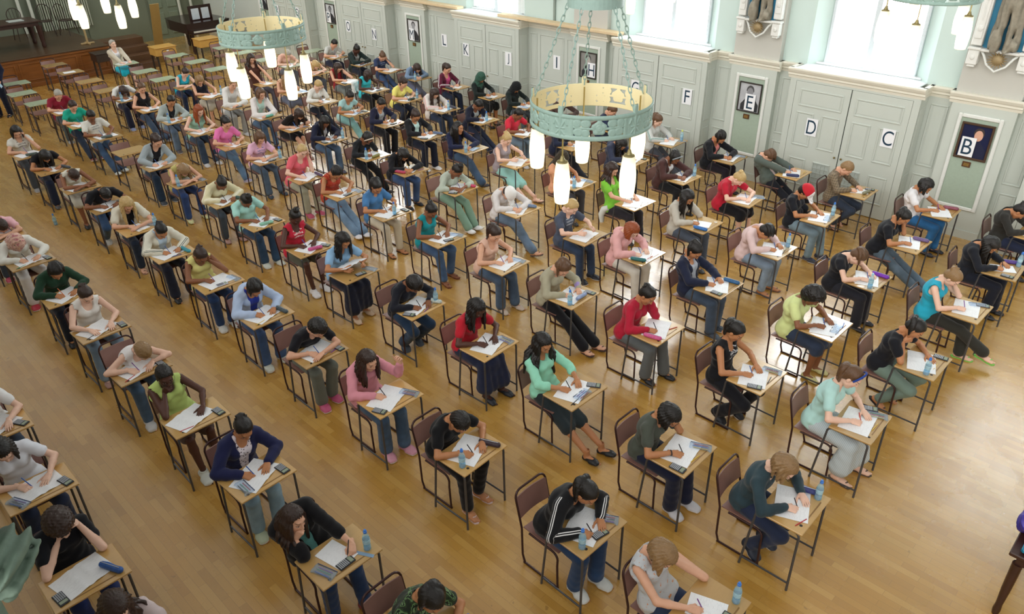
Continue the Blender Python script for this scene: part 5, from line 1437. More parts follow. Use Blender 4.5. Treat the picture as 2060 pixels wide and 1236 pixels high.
# ------------------------------------------------------------------ chandeliers
def iron_mat():
    t = NT('painted_iron'); o = t.obj(); sp = t.add('ShaderNodeSeparateXYZ'); t.link(o, sp.inputs[0])
    r2 = t.math('SQRT', t.math('ADD', t.math('MULTIPLY', sp.outputs[0], sp.outputs[0]), t.math('MULTIPLY', sp.outputs[1], sp.outputs[1])))
    n = t.noise(40, 4, o)
    green = t.mix(n, lin('809d94'), lin('9ab5ab'))
    col = t.mix(t.math('LESS_THAN', r2, .3985), green, lin('efe4b8')); t.base(col); t.set(.5); return t.m
M_IRON = iron_mat(); M_IRON2 = mat_plain('painted_iron_plain', '93aea6', .45, var=.1, scale=40)
def ring_mesh():
    R = .40; h = .0027; Ht = .15; nu = int(2*PI*R/h); U = np.arange(nu+3)*(2*PI*R/nu); Vv = np.arange(-.006, Ht+.055, h); Wn = np.arange(-.009, .019, h)
    per = 2*PI*R/10; u = np.mod(U, 2*per)[:, None]; v = Vv[None, :]
    Q = np.full((len(U), len(Vv)), 9.); Hh = np.zeros_like(Q)
    def put(d, hgt):
        nonlocal Q, Hh
        Hh = np.where(d < 0, np.maximum(Hh, hgt*np.clip(-d/.006, .35, 1)), Hh); Q = np.minimum(Q, d)
    def disc(cu, cv, ru, rv, hgt=.006, rot=0):
        x, y = u-cu, v-cv; c, s = math.cos(rot), math.sin(rot); a, b = x*c+y*s, -x*s+y*c
        put((np.sqrt((a/ru)**2+(b/rv)**2)-1)*min(ru, rv), hgt)
    def seg(a, b, r, hgt=.006):
        d = np.array(b)-np.array(a); t = np.clip(((u-a[0])*d[0]+(v-a[1])*d[1])/(d@d), 0, 1); put(np.hypot(u-a[0]-t*d[0], v-a[1]-t*d[1])-r, hgt)
    put(np.abs(v-.008)-.014+0*u, .009); put(np.abs(v-.142)-.013+0*u, .009)
    P2 = 2*per; c = P2/2
    # pierced flower panel in the middle, fleur-de-lis at the ends
    for x in (.075, P2-.075): put(np.abs(u-x)-.012+np.where((v > 0) & (v < Ht), 0, 9), .004)
    for q in (-1, 1):
        x = c+q*.085; disc(x, .105, .030, .026, .005); disc(x+q*.045, .05, .030, .026, .005); disc(x, .045, .026, .024, .005); disc(x+q*.055, .105, .026, .028, .005)
        seg((x+q*.085, .03), (x+q*.085, .12), .006); seg((c, .07), (x+q*.08, .08), .005)
    disc(c, .078, .040, .040, .004); disc(c, .078, .026, .026, .008); disc(c, .078, .012, .012, .010)
    for a in range(5): disc(c+.03*math.cos(a*1.257+.3), .078+.03*math.sin(a*1.257+.3), .018, .016, .006)
    for x0 in (0, P2):
        put(np.abs(u-x0)-.058+np.where((v > 0) & (v < Ht), 0, 9), .001)
        seg((x0, .01), (x0, .15), .010, .010); disc(x0, .172, .019, .046, .010)
        for q in (-1, 1):
            seg((x0, .06), (x0+q*.034, .118), .008, .009); seg((x0+q*.034, .118), (x0+q*.046, .088), .008, .009); seg((x0, .06), (x0+q*.03, .025), .007, .009)
        seg((x0-.028, .066), (x0+.028, .066), .007, .010)
    Q = np.minimum(Q, np.maximum(Q-.0030, np.maximum(-.002-v, v-Ht-.002)))
    F = np.maximum(Q[:, :, None], np.maximum(Wn[None, None, :]-(.0035+Hh[:, :, None]*.7), -.003-Wn[None, None, :]))
    Vt, Fc = surfnet(F.astype(np.float32), A3(0, Vv[0], Wn[0]), h)
    th = Vt[:, 0]/R; rr = R+Vt[:, 2]
    return np.stack([rr*np.cos(th), rr*np.sin(th), Vt[:, 1]-.075], 1), Fc[:, ::-1]
RING = ring_mesh()
def shade_mat():
    t = NT('glowing_opal_glass'); o = t.obj(); sp = t.add('ShaderNodeSeparateXYZ'); t.link(o, sp.inputs[0])
    f = t.ramp(t.math('MULTIPLY', sp.outputs[2], -1/.29), [(0, (.10, .10, .10, 1)), (.12, (.22, .22, .22, 1)), (.32, (.75, .75, .75, 1)), (.6, (1, 1, 1, 1)), (1, (.62, .62, .62, 1))])
    t.base((.9, .86, .72, 1)); t.set(.25); t.b.inputs['Emission Color'].default_value = (1, .86, .50, 1)
    t.link(t.math('MULTIPLY', f, LAMP_STRENGTH), t.b.inputs['Emission Strength']); return t.m
M_SHADE = shade_mat(); M_BRASS = mat_plain('aged_brass', '8d8258', .4, .6); M_ROD = mat_plain('brass_rod', 'b7a468', .35, .7)
def chandelier(loc, th0, lens, lab, proto=None):
    r = empty('chandelier', loc)
    if proto: 
        rg = proto.copy(); link(rg, r); rg.rotation_euler = (0, 0, th0)
    else:
        rg = mesh_np('pierced_ring', RING[0], RING[1], M_IRON, r); rg.rotation_euler = (0, 0, th0)
    m = MB(); m.tube([(.17*math.cos(a), .17*math.sin(a), .70) for a in np.linspace(0, 2*PI, 40, endpoint=False)], .004, 6, closed=True)
    n = 40; V = []; Fc = []
    for k in range(n):
        a = 2*PI*k/n
        for rr, z in ((.168, .66), (.176, .66), (.176, .735), (.168, .735)): V.append((rr*math.cos(a), rr*math.sin(a), z))
    for k in range(n):
        l = (k+1) % n
        for j in range(4): Fc.append((k*4+j, l*4+j, l*4+(j+1) % 4, k*4+(j+1) % 4))
    m.add(V, Fc); m.build('upper_ring', M_IRON2, r)
    for k in range(5):
        a = th0+2*PI*k/5+.0; ca, sa = math.cos(a), math.sin(a)
        p0 = Vector((.385*ca, .385*sa, .075)); p1 = Vector((.172*ca, .172*sa, .67)); m = MB()
        for (q0, q1) in ((p0, p1), (Vector((.172*ca, .172*sa, .72)), Vector((.03*ca, .03*sa, 1.5)))):
            m = MB()
            d = (q1-q0); L = d.length; d.normalize(); nl = int(L/.038); e1 = d.orthogonal().normalized(); e2 = d.cross(e1)
            for i in range(nl):
                c = q0+d*(L*(i+.5)/nl); w = e1 if i % 2 else e2
                m.tube([c+d*(.026*math.cos(b))+w*(.010*math.sin(b)) for b in np.linspace(0, 2*PI, 10, endpoint=False)], .0034, 5, closed=True)
            m.build('chain', M_IRON2, r, True)
        m = MB(); m.tube([(.37*ca, .37*sa, .06), (.37*ca, .37*sa, -.075-lens[k])], .0055, 8); rod = m.build('rod', M_ROD, r, True)
        z = -.075-lens[k]
        m = MB(); m.lathe([(.010, .035), (.014, .02), (.022, .004), (.036, 0), (.038, -.012)], 16, Matrix.Translation((.37*ca, .37*sa, z))); m.build('lamp_cap', M_BRASS, rod, True)
        m = MB(); m.lathe([(.030, -.004), (.040, -.01), (.046, -.05), (.054, -.13), (.055, -.18), (.050, -.25), (.045, -.285), (.038, -.29)], 24); s = m.build('lamp_shade', M_SHADE, r, True); s.location = (.37*ca, .37*sa, z)
    tag(r, lab, 'chandelier', 'iron ring chandeliers'); return rg
vr = math.atan2(0.7023, 0.7119)     # direction to the right of the view
TH = [math.radians(v) for v in (-52, 20, 92, 164, 236)]
pr = chandelier((-3.42, 4.21, 4.125), vr+TH[0], [.135, .015, .13, .065, .165], 'nearest pierced iron ring chandelier with five glowing lamps')
chandelier((-7.37, 4.05, 4.16), vr+TH[0]+.15, [.22, .17, .05, .11, .18], 'pierced iron ring chandelier hanging before letters P and Q', pr)
chandelier((-11.45, 4.05, 4.30), vr+TH[0]+.3, [.2, .14, .1, .12, .17], 'chandelier whose five lamps hang before the stage', pr)
chandelier((-2.70, 8.25, 4.50), vr+math.radians(-130), [.17, .10, .05, .07, .12], 'chandelier hanging before the window above letters C and D', pr)
chandelier((-5.85, 8.2, 4.52), vr+TH[0], [.16, .1, .05, .1, .15], 'chandelier hanging before the window above letters F and G', pr)
# ------------------------------------------------------------------ exam desks and chairs
def desk_top_mat(name, hx, amt=.5):
    t = NT(name); o = t.obj(); oi = t.add('ShaderNodeObjectInfo'); c = lin(hx)
    n = t.noise(5, 6, t.mapping(o, (9, 1.2, 1)), .6); big = t.noise(7, 3, o)
    col = t.mix(t.math('MULTIPLY', n, amt), c, mul(c, .55)); col = t.mix(t.math('MULTIPLY', big, .35), col, mul(c, 1.15))
    hs = t.add('ShaderNodeHueSaturation'); t.link(t.math('MULTIPLY_ADD', oi.outputs['Random'], .35, .82), hs.inputs['Value']); t.link(col, hs.inputs['Color'])
    t.base(hs.outputs[0]); t.set(.3, 0, .5, coat=1.); t.b.inputs['Coat IOR'].default_value = 1.6; t.b.inputs['Coat Roughness'].default_value = .16; return t.m
M_TOP = desk_top_mat('desk_top_wood', 'c79f5e'); M_TOPG = desk_top_mat('desk_top_green_laminate', 'b4c4a4', .15)
M_LEG = mat_plain('grey_steel_tube', '54565a', .35, .5); M_CHF = mat_plain('maroon_steel_tube', '3b211f', .3, .3)
M_PLY = mat_plain('brown_plywood', '8d6960', .35, var=.15, scale=6); M_EDGE = mat_plain('ink_hole', '1e1612', .6)  # plywood brown lightened to hold the glare on the chairs
DW, DD, DH = .574, .413, .72
def desk_proto(mat):
    r = empty('exam_desk')
    m = MB(); m.box(-DD, 0, -DW/2, DW/2, DH-.02, DH, bev=.004)
    top = m.build('tabletop', mat, r)
    h = MB(); h.lathe([(.014, DH), (.014, DH+.0012)], 12, Matrix.Translation((-.055, -.19, 0))); h.build('ink_hole', M_EDGE, top)
    h = MB(); h.box(-.052, -.040, -.14, .18, DH, DH+.0008); h.build('pen_groove', mat_plain('groove_shadow_wood', '8a6636', .5), top)
    for q in (-1, 1):
        y = q*.262; m = MB()
        m.tube([(-.025, y, 0), (-.028, y, .60)] + arc((-.078, .64), .05, 0, PI/2, 5, lambda a, b: (a, y, b+.004)) + [(-.20, y, .690)], .011, 10); m.build('leg', M_LEG, r, True)
        m = MB(); m.tube([(-DD-.07, y, 0), (-DD-.012, y, .61)] + arc((-.365, .644), .05, PI, PI/2, 5, lambda a, b: (a-.008, y, b)) + [(-.20, y, .690)], .011, 10); m.build('leg', M_LEG, r, True)
        m = MB(); m.tube([(-DD-.058, y, .09), (-.025, y, .09)], .009, 8); m.build('rail', M_LEG, r, True)
    return r
def chair_proto():
    r = empty('exam_chair'); X0 = .58
    for q in (-1, 1):
        y = q*.19
        m = MB(); m.tube([(-.745+X0, y, .011), (-.775+X0, y, .10), (-.785+X0, y, .43)], .0105, 10); m.build('leg', M_CHF, r, True)
        m = MB(); m.tube([(-.345+X0, y, .011), (-.355+X0, y, .28)] + arc((-.425, .345), .068, 0, PI/2, 5, lambda a, b: (a+X0, y*.97, b)) + [(-.70+X0, y*.95, .412)], .0105, 10); m.build('leg', M_CHF, r, True)
        m = MB(); m.tube([(-.76+X0, y, .011), (-.335+X0, y, .011)], .0105, 8); m.build('runner', M_CHF, r, True)
    m = MB(); up = lambda z: -.785-.085*(z-.43)/.36
    pts = [(up(z)+X0, -.19, z) for z in (.43, .55, .70)] + [(up(.80-.075*(1-math.sin(a)))+X0, -.115-.075*math.cos(a), .725+.075*math.sin(a)) for a in np.linspace(.2, PI/2, 5)]
    pts = pts + [(x, -y, z) for x, y, z in pts[::-1]]; m.tube(pts, .0105, 10); m.build('back_frame', M_CHF, r, True)
    def ply(name, f, nx, ny, th, nrmv):
        V = []; F = []
        for s in (0, 1):
            for i in range(nx):
                for j in range(ny): p = f(i/(nx-1), j/(ny-1)); V.append((p[0]+nrmv[0]*th*s, p[1], p[2]+nrmv[1]*th*s))
        I = lambda s, i, j: s*nx*ny+i*ny+j
        for s in (0, 1):
            for i in range(nx-1):
                for j in range(ny-1):
                    q = (I(s, i, j), I(s, i, j+1), I(s, i+1, j+1), I(s, i+1, j)); F.append(q if s else q[::-1])
        bd = [(i, 0) for i in range(nx)] + [(nx-1, j) for j in range(1, ny)] + [(i, ny-1) for i in range(nx-2, -1, -1)] + [(0, j) for j in range(ny-2, 0, -1)]
        for a, b in zip(bd, bd[1:]+bd[:1]): F.append((I(0, *a), I(0, *b), I(1, *b), I(1, *a)))
        m = MB(); m.add(V, F); return m.build(name, M_PLY, r, True)
    ply('seat', lambda u, v: (-.775+.42*u+X0, (v-.5)*(.37-.03*abs(u-.5)), .418+.010*(abs(v-.5)*2)**2-.02*max(0, u-.8)), 8, 7, .012, (0, 1))
    ply('backrest', lambda u, v: (up(.53+.21*u)+X0-.02*math.sin(PI*v), (v-.5)*.372, .53+.21*u), 5, 9, .010, (1, 0))
    return r
P_DESK = desk_proto(M_TOP); P_DESKG = desk_proto(M_TOPG); P_CH = chair_proto()
used = set()
def put(proto, loc, rz, label, cat, group):
    if proto.name not in used: used.add(proto.name); o = proto; o.location = loc; o.rotation_euler = (0, 0, rz)
    else: o = copy_thing(proto, loc, rz)
    return tag(o, label, cat, group)

# ------------------------------------------------------------------ things on the desks
def paper_mesh(double):
    t = MB(); V = []; F = []; nx = 13; ny = 2; w = .40 if double else .205; h = .285
    def z(u):
        if double: a = abs(u-.5)*2; return .0015+.010*math.exp(-((a-.22)/.16)**2)*(1 if a > .03 else .25)
        return .0015+.004*max(0, u-.75)
    for s in (0, 1):
        for i in range(nx):
            for j in range(ny): u = i/(nx-1); V.append(((j-.5)*h, (u-.5)*w, z(u)+(.0022 if s else 0)))
    I = lambda s, i, j: s*nx*ny+i*ny+j
    for s in (0, 1):
        for i in range(nx-1):
            q = (I(s, i, 0), I(s, i, 1), I(s, i+1, 1), I(s, i+1, 0)); F.append(q[::-1] if s else q)
    for i in range(nx-1): F.append((I(0, i, 0), I(0, i+1, 0), I(1, i+1, 0), I(1, i, 0))); F.append((I(0, i, 1), I(1, i, 1), I(1, i+1, 1), I(0, i+1, 1)))
    for i in (0, nx-1): F.append((I(0, i, 0), I(0, i, 1), I(1, i, 1), I(1, i, 0)))
    t.add(V, F); return t
def paper_mat():
    t = NT('exam_paper'); o = t.obj(); sp = t.add('ShaderNodeSeparateXYZ'); t.link(o, sp.inputs[0])
    row = t.math('GREATER_THAN', t.math('SINE', t.math('MULTIPLY', sp.outputs[0], 620)), .55)
    w = t.math('GREATER_THAN', t.noise(34, 3, t.mapping(o, (2.2, 1, 1))), .52)
    inb = t.math('MULTIPLY', t.math('LESS_THAN', t.math('ABSOLUTE', sp.outputs[0]), .115), t.math('LESS_THAN', t.math('ABSOLUTE', t.math('SUBTRACT', t.math('ABSOLUTE', sp.outputs[1]), .1)), .08))
    k = t.math('MULTIPLY', t.math('MULTIPLY', row, w), t.math('MULTIPLY', inb, .16))
    t.base(t.mix(k, lin('eef1f3'), lin('3a4660'))); t.set(.55); return t.m
M_PAPER = paper_mat()
P_PAPER = [paper_mesh(True), paper_mesh(False)]
def clear_mat(hx, alpha, rough=.08):
    t = NT('clear_plastic'); t.base(lin(hx)); t.set(rough, 0, .6); tr = t.add('ShaderNodeBsdfTransparent'); tr.inputs[0].default_value = mul(lin(hx), 1.3)
    mx = t.add('ShaderNodeMixShader'); mx.inputs[0].default_value = alpha; t.link(tr.outputs[0], mx.inputs[1]); t.link(t.b.outputs[0], mx.inputs[2]); t.link(mx.outputs[0], t.out.inputs['Surface']); return t.m
M_BOT = clear_mat('d2e6f2', .32); M_CASE = clear_mat('cfd8e2', .22, .12)
CAPC = '3f7fd6'
def bottle(hx):
    r = empty('water_bottle')
    m = MB(); m.lathe([(.026, 0), (.031, .006), (.031, .05), (.028, .06), (.031, .07), (.031, .13), (.026, .155), (.014, .178), (.0125, .19)], 18); m.build('bottle_body', M_BOT, r, True)
    m = MB(); m.lathe([(.0315, .075), (.0318, .077), (.0318, .118), (.0315, .12)], 18, cap=False); m.build('label_band', mat_plain('bottle_label', 'a9d2ec', .4, var=.3, scale=50), r, True)
    m = MB(); m.lathe([(.016, .186), (.016, .202), (.011, .206), (.010, .218)], 14); m.build('bottle_cap', mat_plain('bottle_cap', hx, .4), r, True)
    m = MB(); m.lathe([(.027, .003), (.029, .008), (.029, .09), (.001, .0905)], 14); m.build('water', clear_mat('a4cfea', .25), r, True)
    return r
def calculator(hx='24282e'):
    r = empty('calculator'); m = MB(); m.box(-.075, .075, -.039, .039, 0, .014, bev=.004); m.build('calculator_body', mat_plain('calculator_case', hx, .4), r)
    m = MB(); m.box(.03, .062, -.03, .03, .0138, .0150); m.build('display', mat_plain('lcd', '8f9c86', .2), r)
    m = MB()
    for i in range(6):
        for j in range(5): m.box(-.066+i*.015, -.057+i*.015, -.031+j*.0135, -.022+j*.0135, .0138, .0165)
    m.build('keypad', mat_plain('calculator_keys', 'b9bec4' if hx[0] < '8' else '4a4e58', .5), r); return r
def pen_mesh(L=.145, r=.0048):
    m = MB(); m.lathe([(.0008, 0), (r*.9, .014), (r, .02), (r, L-.006), (r*.7, L)], 8); return m
def case_clear():
    r = empty('pencil_case'); g = G((-.12, -.07, -.01), (.12, .07, .05), .006)
    g.caps(A3(-.08, -.02, .014), A3(.08, -.02, .014), .017, .017, .02); g.caps(A3(-.08, .02, .014), A3(.08, .02, .014), .017, .015, .02); g.caps(A3(-.095, -.038, .008), A3(-.095, .038, .008), .009, .009, .02); g.caps(A3(.095, -.038, .008), A3(.095, .038, .008), .009, .009, .02)
    g.wrinkle(.003, 2); x, y, z = g.P((slice(None),)*3); g.cut(.001-z+0*x+0*y, .003)
    V, F = g.net(); mesh_np('clear_pouch', V, F, M_CASE, r)
    m = MB(); m.box(-.10, .10, .046, .054, .006, .012, bev=.002); m.build('zip', mat_plain('case_zip', '39496a', .4), r); return r
def case_cloth(hx):
    r = empty('pencil_case'); g = G((-.13, -.06, -.01), (.13, .06, .07), .006); g.caps(A3(-.085, 0, .026), A3(.085, 0, .026), .027, .026, .02); g.wrinkle(.004, 5); x, y, z = g.P((slice(None),)*3); g.cut(.001-z+0*x+0*y, .003)
    V, F = g.net(); mesh_np('case_body', V, F, mat_plain('pencil_case_fabric', hx, .5, var=.35, scale=35), r)
    m = MB(); m.box(-.09, .09, -.003, .003, .052, .056, bev=.001); m.build('zip', mat_plain('zip_metal', 'b4b8bc', .3, .8), r); return r
PROTO = {}
def proto(key, fn):
    if key not in PROTO: PROTO[key] = fn()
    return PROTO[key]
PENCOL = ['b83238', '2c5fb0', '2f8a58', 'd8b640', '7a3f98', '20242c']
PENN = {'b83238': 'red', '2c5fb0': 'blue', '2f8a58': 'green', 'd8b640': 'yellow', '7a3f98': 'purple', '20242c': 'black'}
PENS = {}
def pen_at(a, b, col, label, group):
    d = Vector(b)-Vector(a)
    if col not in PENS:
        o = pen_mesh().build('pen', mat_plain('pen_plastic', col, .3), None, True); PENS[col] = o
    else: o = PENS[col].copy(); link(o)
    o.location = a; o.rotation_euler = d.to_track_quat('Z', 'Y').to_euler(); tag(o, label, 'pen', group); return o

# ------------------------------------------------------------------ put the hall together
rows = {}
for ln in DATA.strip().split('\n'):
    k, *v = ln.split(); rows[k] = [float(a) for a in v]
spec = {}
for ln in PEOPLE.strip().split('\n'):
    f = ln.split('|'); spec[f[0]] = f
CAM = A3(*CAM_POS)
SLOT = {1: (-.095, .195), 2: (-.10, -.205), 3: (-.085, .0), 4: (-.21, .225), 5: (-.22, -.235)}
G_D, G_C = 'exam desks set out in rows', 'brown exam chairs set out in rows'
EMPTY = {'P4': 'empty wooden exam desk behind the person in pale grey cardigan', 'E1': 'empty wooden exam desk nearest the stage panelling', 'E2': 'empty wooden exam desk with a loose white paper on it',
         'E3': 'empty wooden exam desk in front of the one with loose paper', 'E4': 'empty wooden exam desk behind the white tee with hanging dark hair', 'E5': 'pale green empty desk beside the standing person in navy', 'E6': 'pale green empty desk second behind the maroon polo shirt', 'E7': 'pale green empty desk just behind the maroon polo shirt',
         'G1': 'pale green empty desk in front of the labelled lidded desk', 'G2': 'pale green empty desk second from the labelled lidded desk', 'G3': 'pale green empty desk third from the labelled lidded desk', 'G4': 'pale green empty desk in front of the turquoise skirt', 'G5': 'pale green empty desk behind the turquoise sleeveless top',
         'G6': 'pale green empty desk in front of the piano-side lidded desk', 'G7': 'pale green empty desk second from the piano-side lidded desk', 'G8': 'pale green empty desk third from the piano-side lidded desk', 'G10': 'pale green empty desk behind the grey printed tee'}
rows['E5'] = [-23.08, 5.50, 0, 0, 0]
n_ = 0
for k, v in rows.items():
    if k not in spec and k not in EMPTY: continue
    x, y = v[0], v[1]; rj = random.Random(k); a = rj.uniform(-.035, .035)
    if k in EMPTY: who = None; dl = EMPTY[k]; cl = 'brown exam chair behind the ' + dl
    else:
        who = spec[k][1]; dl = 'wooden exam desk of the ' + who; cl = 'brown exam chair under the ' + who
    if len(cl.split()) > 16: cl = 'brown chair behind the ' + dl
    if len(cl.split()) > 16: cl = 'chair of the ' + dl
    green = (k in EMPTY and (k[0] == 'G' or k in ('E5', 'E6', 'E7'))) or k in ('V0', 'LADY')
    if k == 'LADY': dl = 'pale green exam desk of the ' + who
    if k == 'V0': dl = 'pale exam desk of the ' + who
    put(P_DESKG if green else P_DESK, (x, y, 0), a, dl, 'desk', G_D)
    put(P_CH, (x-.58+(0 if who else .10), y, 0), a*.7, cl, 'chair', G_C)
    if not who:
        continue
    f = spec[k]; far = float(np.linalg.norm(A3(x, y, 1)-CAM)); n_ += 1
    ex = f[10] if len(f) > 10 else ''
    s = dict(id=k, who=who, skin=f[2], hair=f[3], hcol=f[4], top=f[5], bot=f[6], shoe=f[7], arms=f[8], legs=f[9], x=x, y=y, H=(v[2], v[3], v[4]), r=rj, n=n_, build=rj.uniform(.94, 1.06), flare=rj.random() < .6)
    if k in ('V11', 'Q3', 'S14', 'P1', 'Q7', 'L7'): s['build'] = 1.12
    for tok in ex.split():
        if tok[0] == 'y' and tok[1:].lstrip('-').isdigit(): s['yaw'] = int(tok[1:])
    if k == 'U6': s['pitch'] = 8
    if k == 'LADY': s['pitch'] = 4; s['yaw'] = 8
    if k == 'L7': s['pitch'] = 14; s['yaw'] = 14
    if k in ('N10', 'L5', 'W4'): s['pitch'] = 26 if k != 'W4' else 66
    if k == 'P13': s['pitch'] = 30; s['yaw'] = -8
    if k in ('Q1', 'N3', 'S5', 'L4'): s['pitch'] = 76
    root, pen = make_person(s, far)
    # paper
    dbl = rj.random() < .86 or far < 11
    if k in ('L7', 'S8', 'N5', 'U6', 'W5', 'N13'): dbl = False
    o = P_PAPER[0 if dbl else 1]
    if not isinstance(o, bpy.types.Object): o = o.build('exam_paper', M_PAPER, None, True); P_PAPER[0 if dbl else 1] = o
    else: o = o.copy(); link(o)
    px = -.225 if dbl else -.22; pr_ = rj.uniform(.12, .5)
    if k == 'P10': o.location = (x-.30, y+.0, .80); o.rotation_euler = (0, -.35, .15)
    else: o.location = (x+px, y+rj.uniform(-.04, .02), DH+.0005); o.rotation_euler = (0, 0, pr_)
    tag(o, ('open exam booklet' if dbl else 'single exam sheet') + ' of the ' + who, 'paper', 'exam papers on the desks')
    if pen:
        col = {'S7': 'b83238', 'L2': 'd86a30', 'S8': 'd8b640', 'Q15': 'b83238', 'P15': '20242c', 'L7': '20242c'}.get(k) or rj.choice(['2c5fb0', '20242c', '2c5fb0', '20242c', '7a3f98'])
        ofs = np.array([x, y, 0]); pen_at(tuple(pen[0]+ofs), tuple(pen[1]+ofs), col, 'pen held by the ' + who, 'pens being written with')
    for tok in ex.split():
        c0 = tok[0]
        if c0 == 'y' or tok == 'p15': continue
        if c0 == 'K': hx, sl = tok[1:].split('@'); sl = int(sl)
        else:
            hx = tok.split(':')[1] if ':' in tok else None; sl = int(tok[1]) if tok[1:2].isdigit() else 1
        lx, ly = SLOT[sl]; lx += rj.uniform(-.015, .015); ly += rj.uniform(-.015, .015); rz = rj.uniform(-.3, .3)+(PI/2 if sl in (3,) else .3)
        loc = (x+lx, y+ly, DH)
        if c0 == 'b':
            key = ('b', hx or CAPC); fn = lambda: bottle(hx or CAPC); lab, cat, grp = 'water bottle of the ', 'bottle', 'water bottles on the desks'
        elif c0 == 'c':
            key = ('c', hx or ''); fn = lambda: calculator(hx or '24282e'); lab, cat, grp = 'calculator of the ', 'calculator', 'calculators on the desks'
            if sl in (1, 2, 4): loc = (x+lx-.01, y+ly*1.05, DH)
        elif c0 == 'z':
            key = ('z',); fn = case_clear; lab, cat, grp = 'clear pencil case of the ', 'pencil case', 'clear pencil cases on the desks'
            if sl in (1, 2): loc = (x+lx-.03, y+ly*.93, DH)
        elif c0 == 'K':
            key = ('K', hx); fn = lambda: case_cloth(hx); lab, cat, grp = 'fabric pencil case of the ', 'pencil case', 'fabric pencil cases on the desks'
            if sl in (1, 2): loc = (x+lx-.03, y+ly*.93, DH)
        elif c0 == 'p':
            col = rj.choice(PENCOL); aa = rj.uniform(1.2, 2.0); L = .072
            b0 = (x+lx+.02-L*math.cos(aa), y+ly*.75-L*math.sin(aa), DH+.0045)
            pen_at(b0, (b0[0]+math.cos(aa), b0[1]+math.sin(aa), DH+.0045), col, PENN[col]+' pen on the desk of the '+who, 'loose pens lying on the desks'); continue
        elif c0 == 'e':
            key = ('e',); fn = lambda: MB().box(-.022, .022, -.011, .011, 0, .011, bev=.003).build('eraser', mat_plain('white_eraser', 'e6e4e0', .7)); lab, cat, grp = 'white eraser of the ', 'eraser', 'erasers on the desks'
        elif c0 == 'r':
            key = ('r',); fn = lambda: MB().box(-.15, .15, -.016, .016, 0, .0025).build('ruler', clear_mat('a8c8e6', .6)); lab, cat, grp = 'clear blue ruler of the ', 'ruler', 'rulers on the desks'; rz = .5; loc = (x-.12, y+ly*.6, DH)
        else: continue
        if key in PROTO: o = copy_thing(PROTO[key], loc, rz)
        else: o = PROTO[key] = fn(); o.location = loc; o.rotation_euler = (0, 0, rz)
        tag(o, lab + who, cat, grp)
        if c0 == 'z' and far < 9.5:
            for j, col in enumerate(rj.sample(PENCOL, 3)):
                ca, sa = math.cos(rz), math.sin(rz); yy = -.024+.024*j; p0 = (loc[0]-.075*ca-yy*sa, loc[1]-.075*sa+yy*ca, DH+.009+.003*(j % 2))
                pen_at(p0, (p0[0]+ca, p0[1]+sa, p0[2]+.02), col, PENN[col]+' pen inside the case of the '+who, 'pens inside clear pencil cases')
# loose things
o = P_PAPER[1].copy() if isinstance(P_PAPER[1], bpy.types.Object) else P_PAPER[1].build('exam_paper', M_PAPER, None, True)
if o.name not in C.objects: link(o)
o.location = (rows['E2'][0]-.16, rows['E2'][1]-.05, DH+.0005); o.rotation_euler = (0, 0, 1.5); tag(o, 'loose white paper on the empty desk near the stage', 'paper', 'exam papers on the desks')
for (bx, by, lab) in ((-13.05, 5.02-.75, 'water bottle standing on the floor beside a desk row'), (rows['V4'][0]+.1, rows['V4'][1]+.34, 'water bottle with blue label by the lemon yellow tee')):
    if 'floor' in lab: o = copy_thing(PROTO[('b', CAPC)], FLOOR_BOTTLE); tag(o, 'clear water bottle standing on the floor in the aisle', 'bottle', 'water bottles on the desks')
# white coat over the chair behind the turquoise camisole
x, y = rows['V3'][0], rows['V3'][1]
g = G((-1.0, -.30, .15), (-.62, .30, .92), .012)
for yy in np.linspace(-.19, .19, 6): g.caps(A3(-.875, yy, .80), A3(-.86, yy*1.05, .30+.04*math.sin(yy*30)), .035, .042, .03)
for yy in np.linspace(-.17, .17, 5): g.caps(A3(-.875, yy, .82), A3(-.81, yy, .58), .022, .02, .03)
g.wrinkle(.003, 4); V, F = g.net(); o = mesh_np('coat', V, F, mat_cloth('dfe2e0')); o.location = (x, y, 0); tag(o, 'white coat hung over the chair of the person in turquoise camisole', 'coat')
# dark hat-like bag behind the orange-red vest
g = G((-.2, -.2, -.01), (.2, .2, .2), .012); g.ell((0, 0, .07), (.15, .12, .08), .03); g.caps(A3(.05, 0, .06), A3(.16, .05, .04), .05, .04, .03); g.wrinkle(.006, 8); x, y, z = g.P((slice(None),)*3); g.cut(.002-z+0*x+0*y)
V, F = g.net(); o = mesh_np('bag', V, F, mat_cloth('1c2140')); o.location = (-10.62, 7.52, 0); tag(o, 'dark navy bag on the floor beyond the orange-red vest', 'bag')

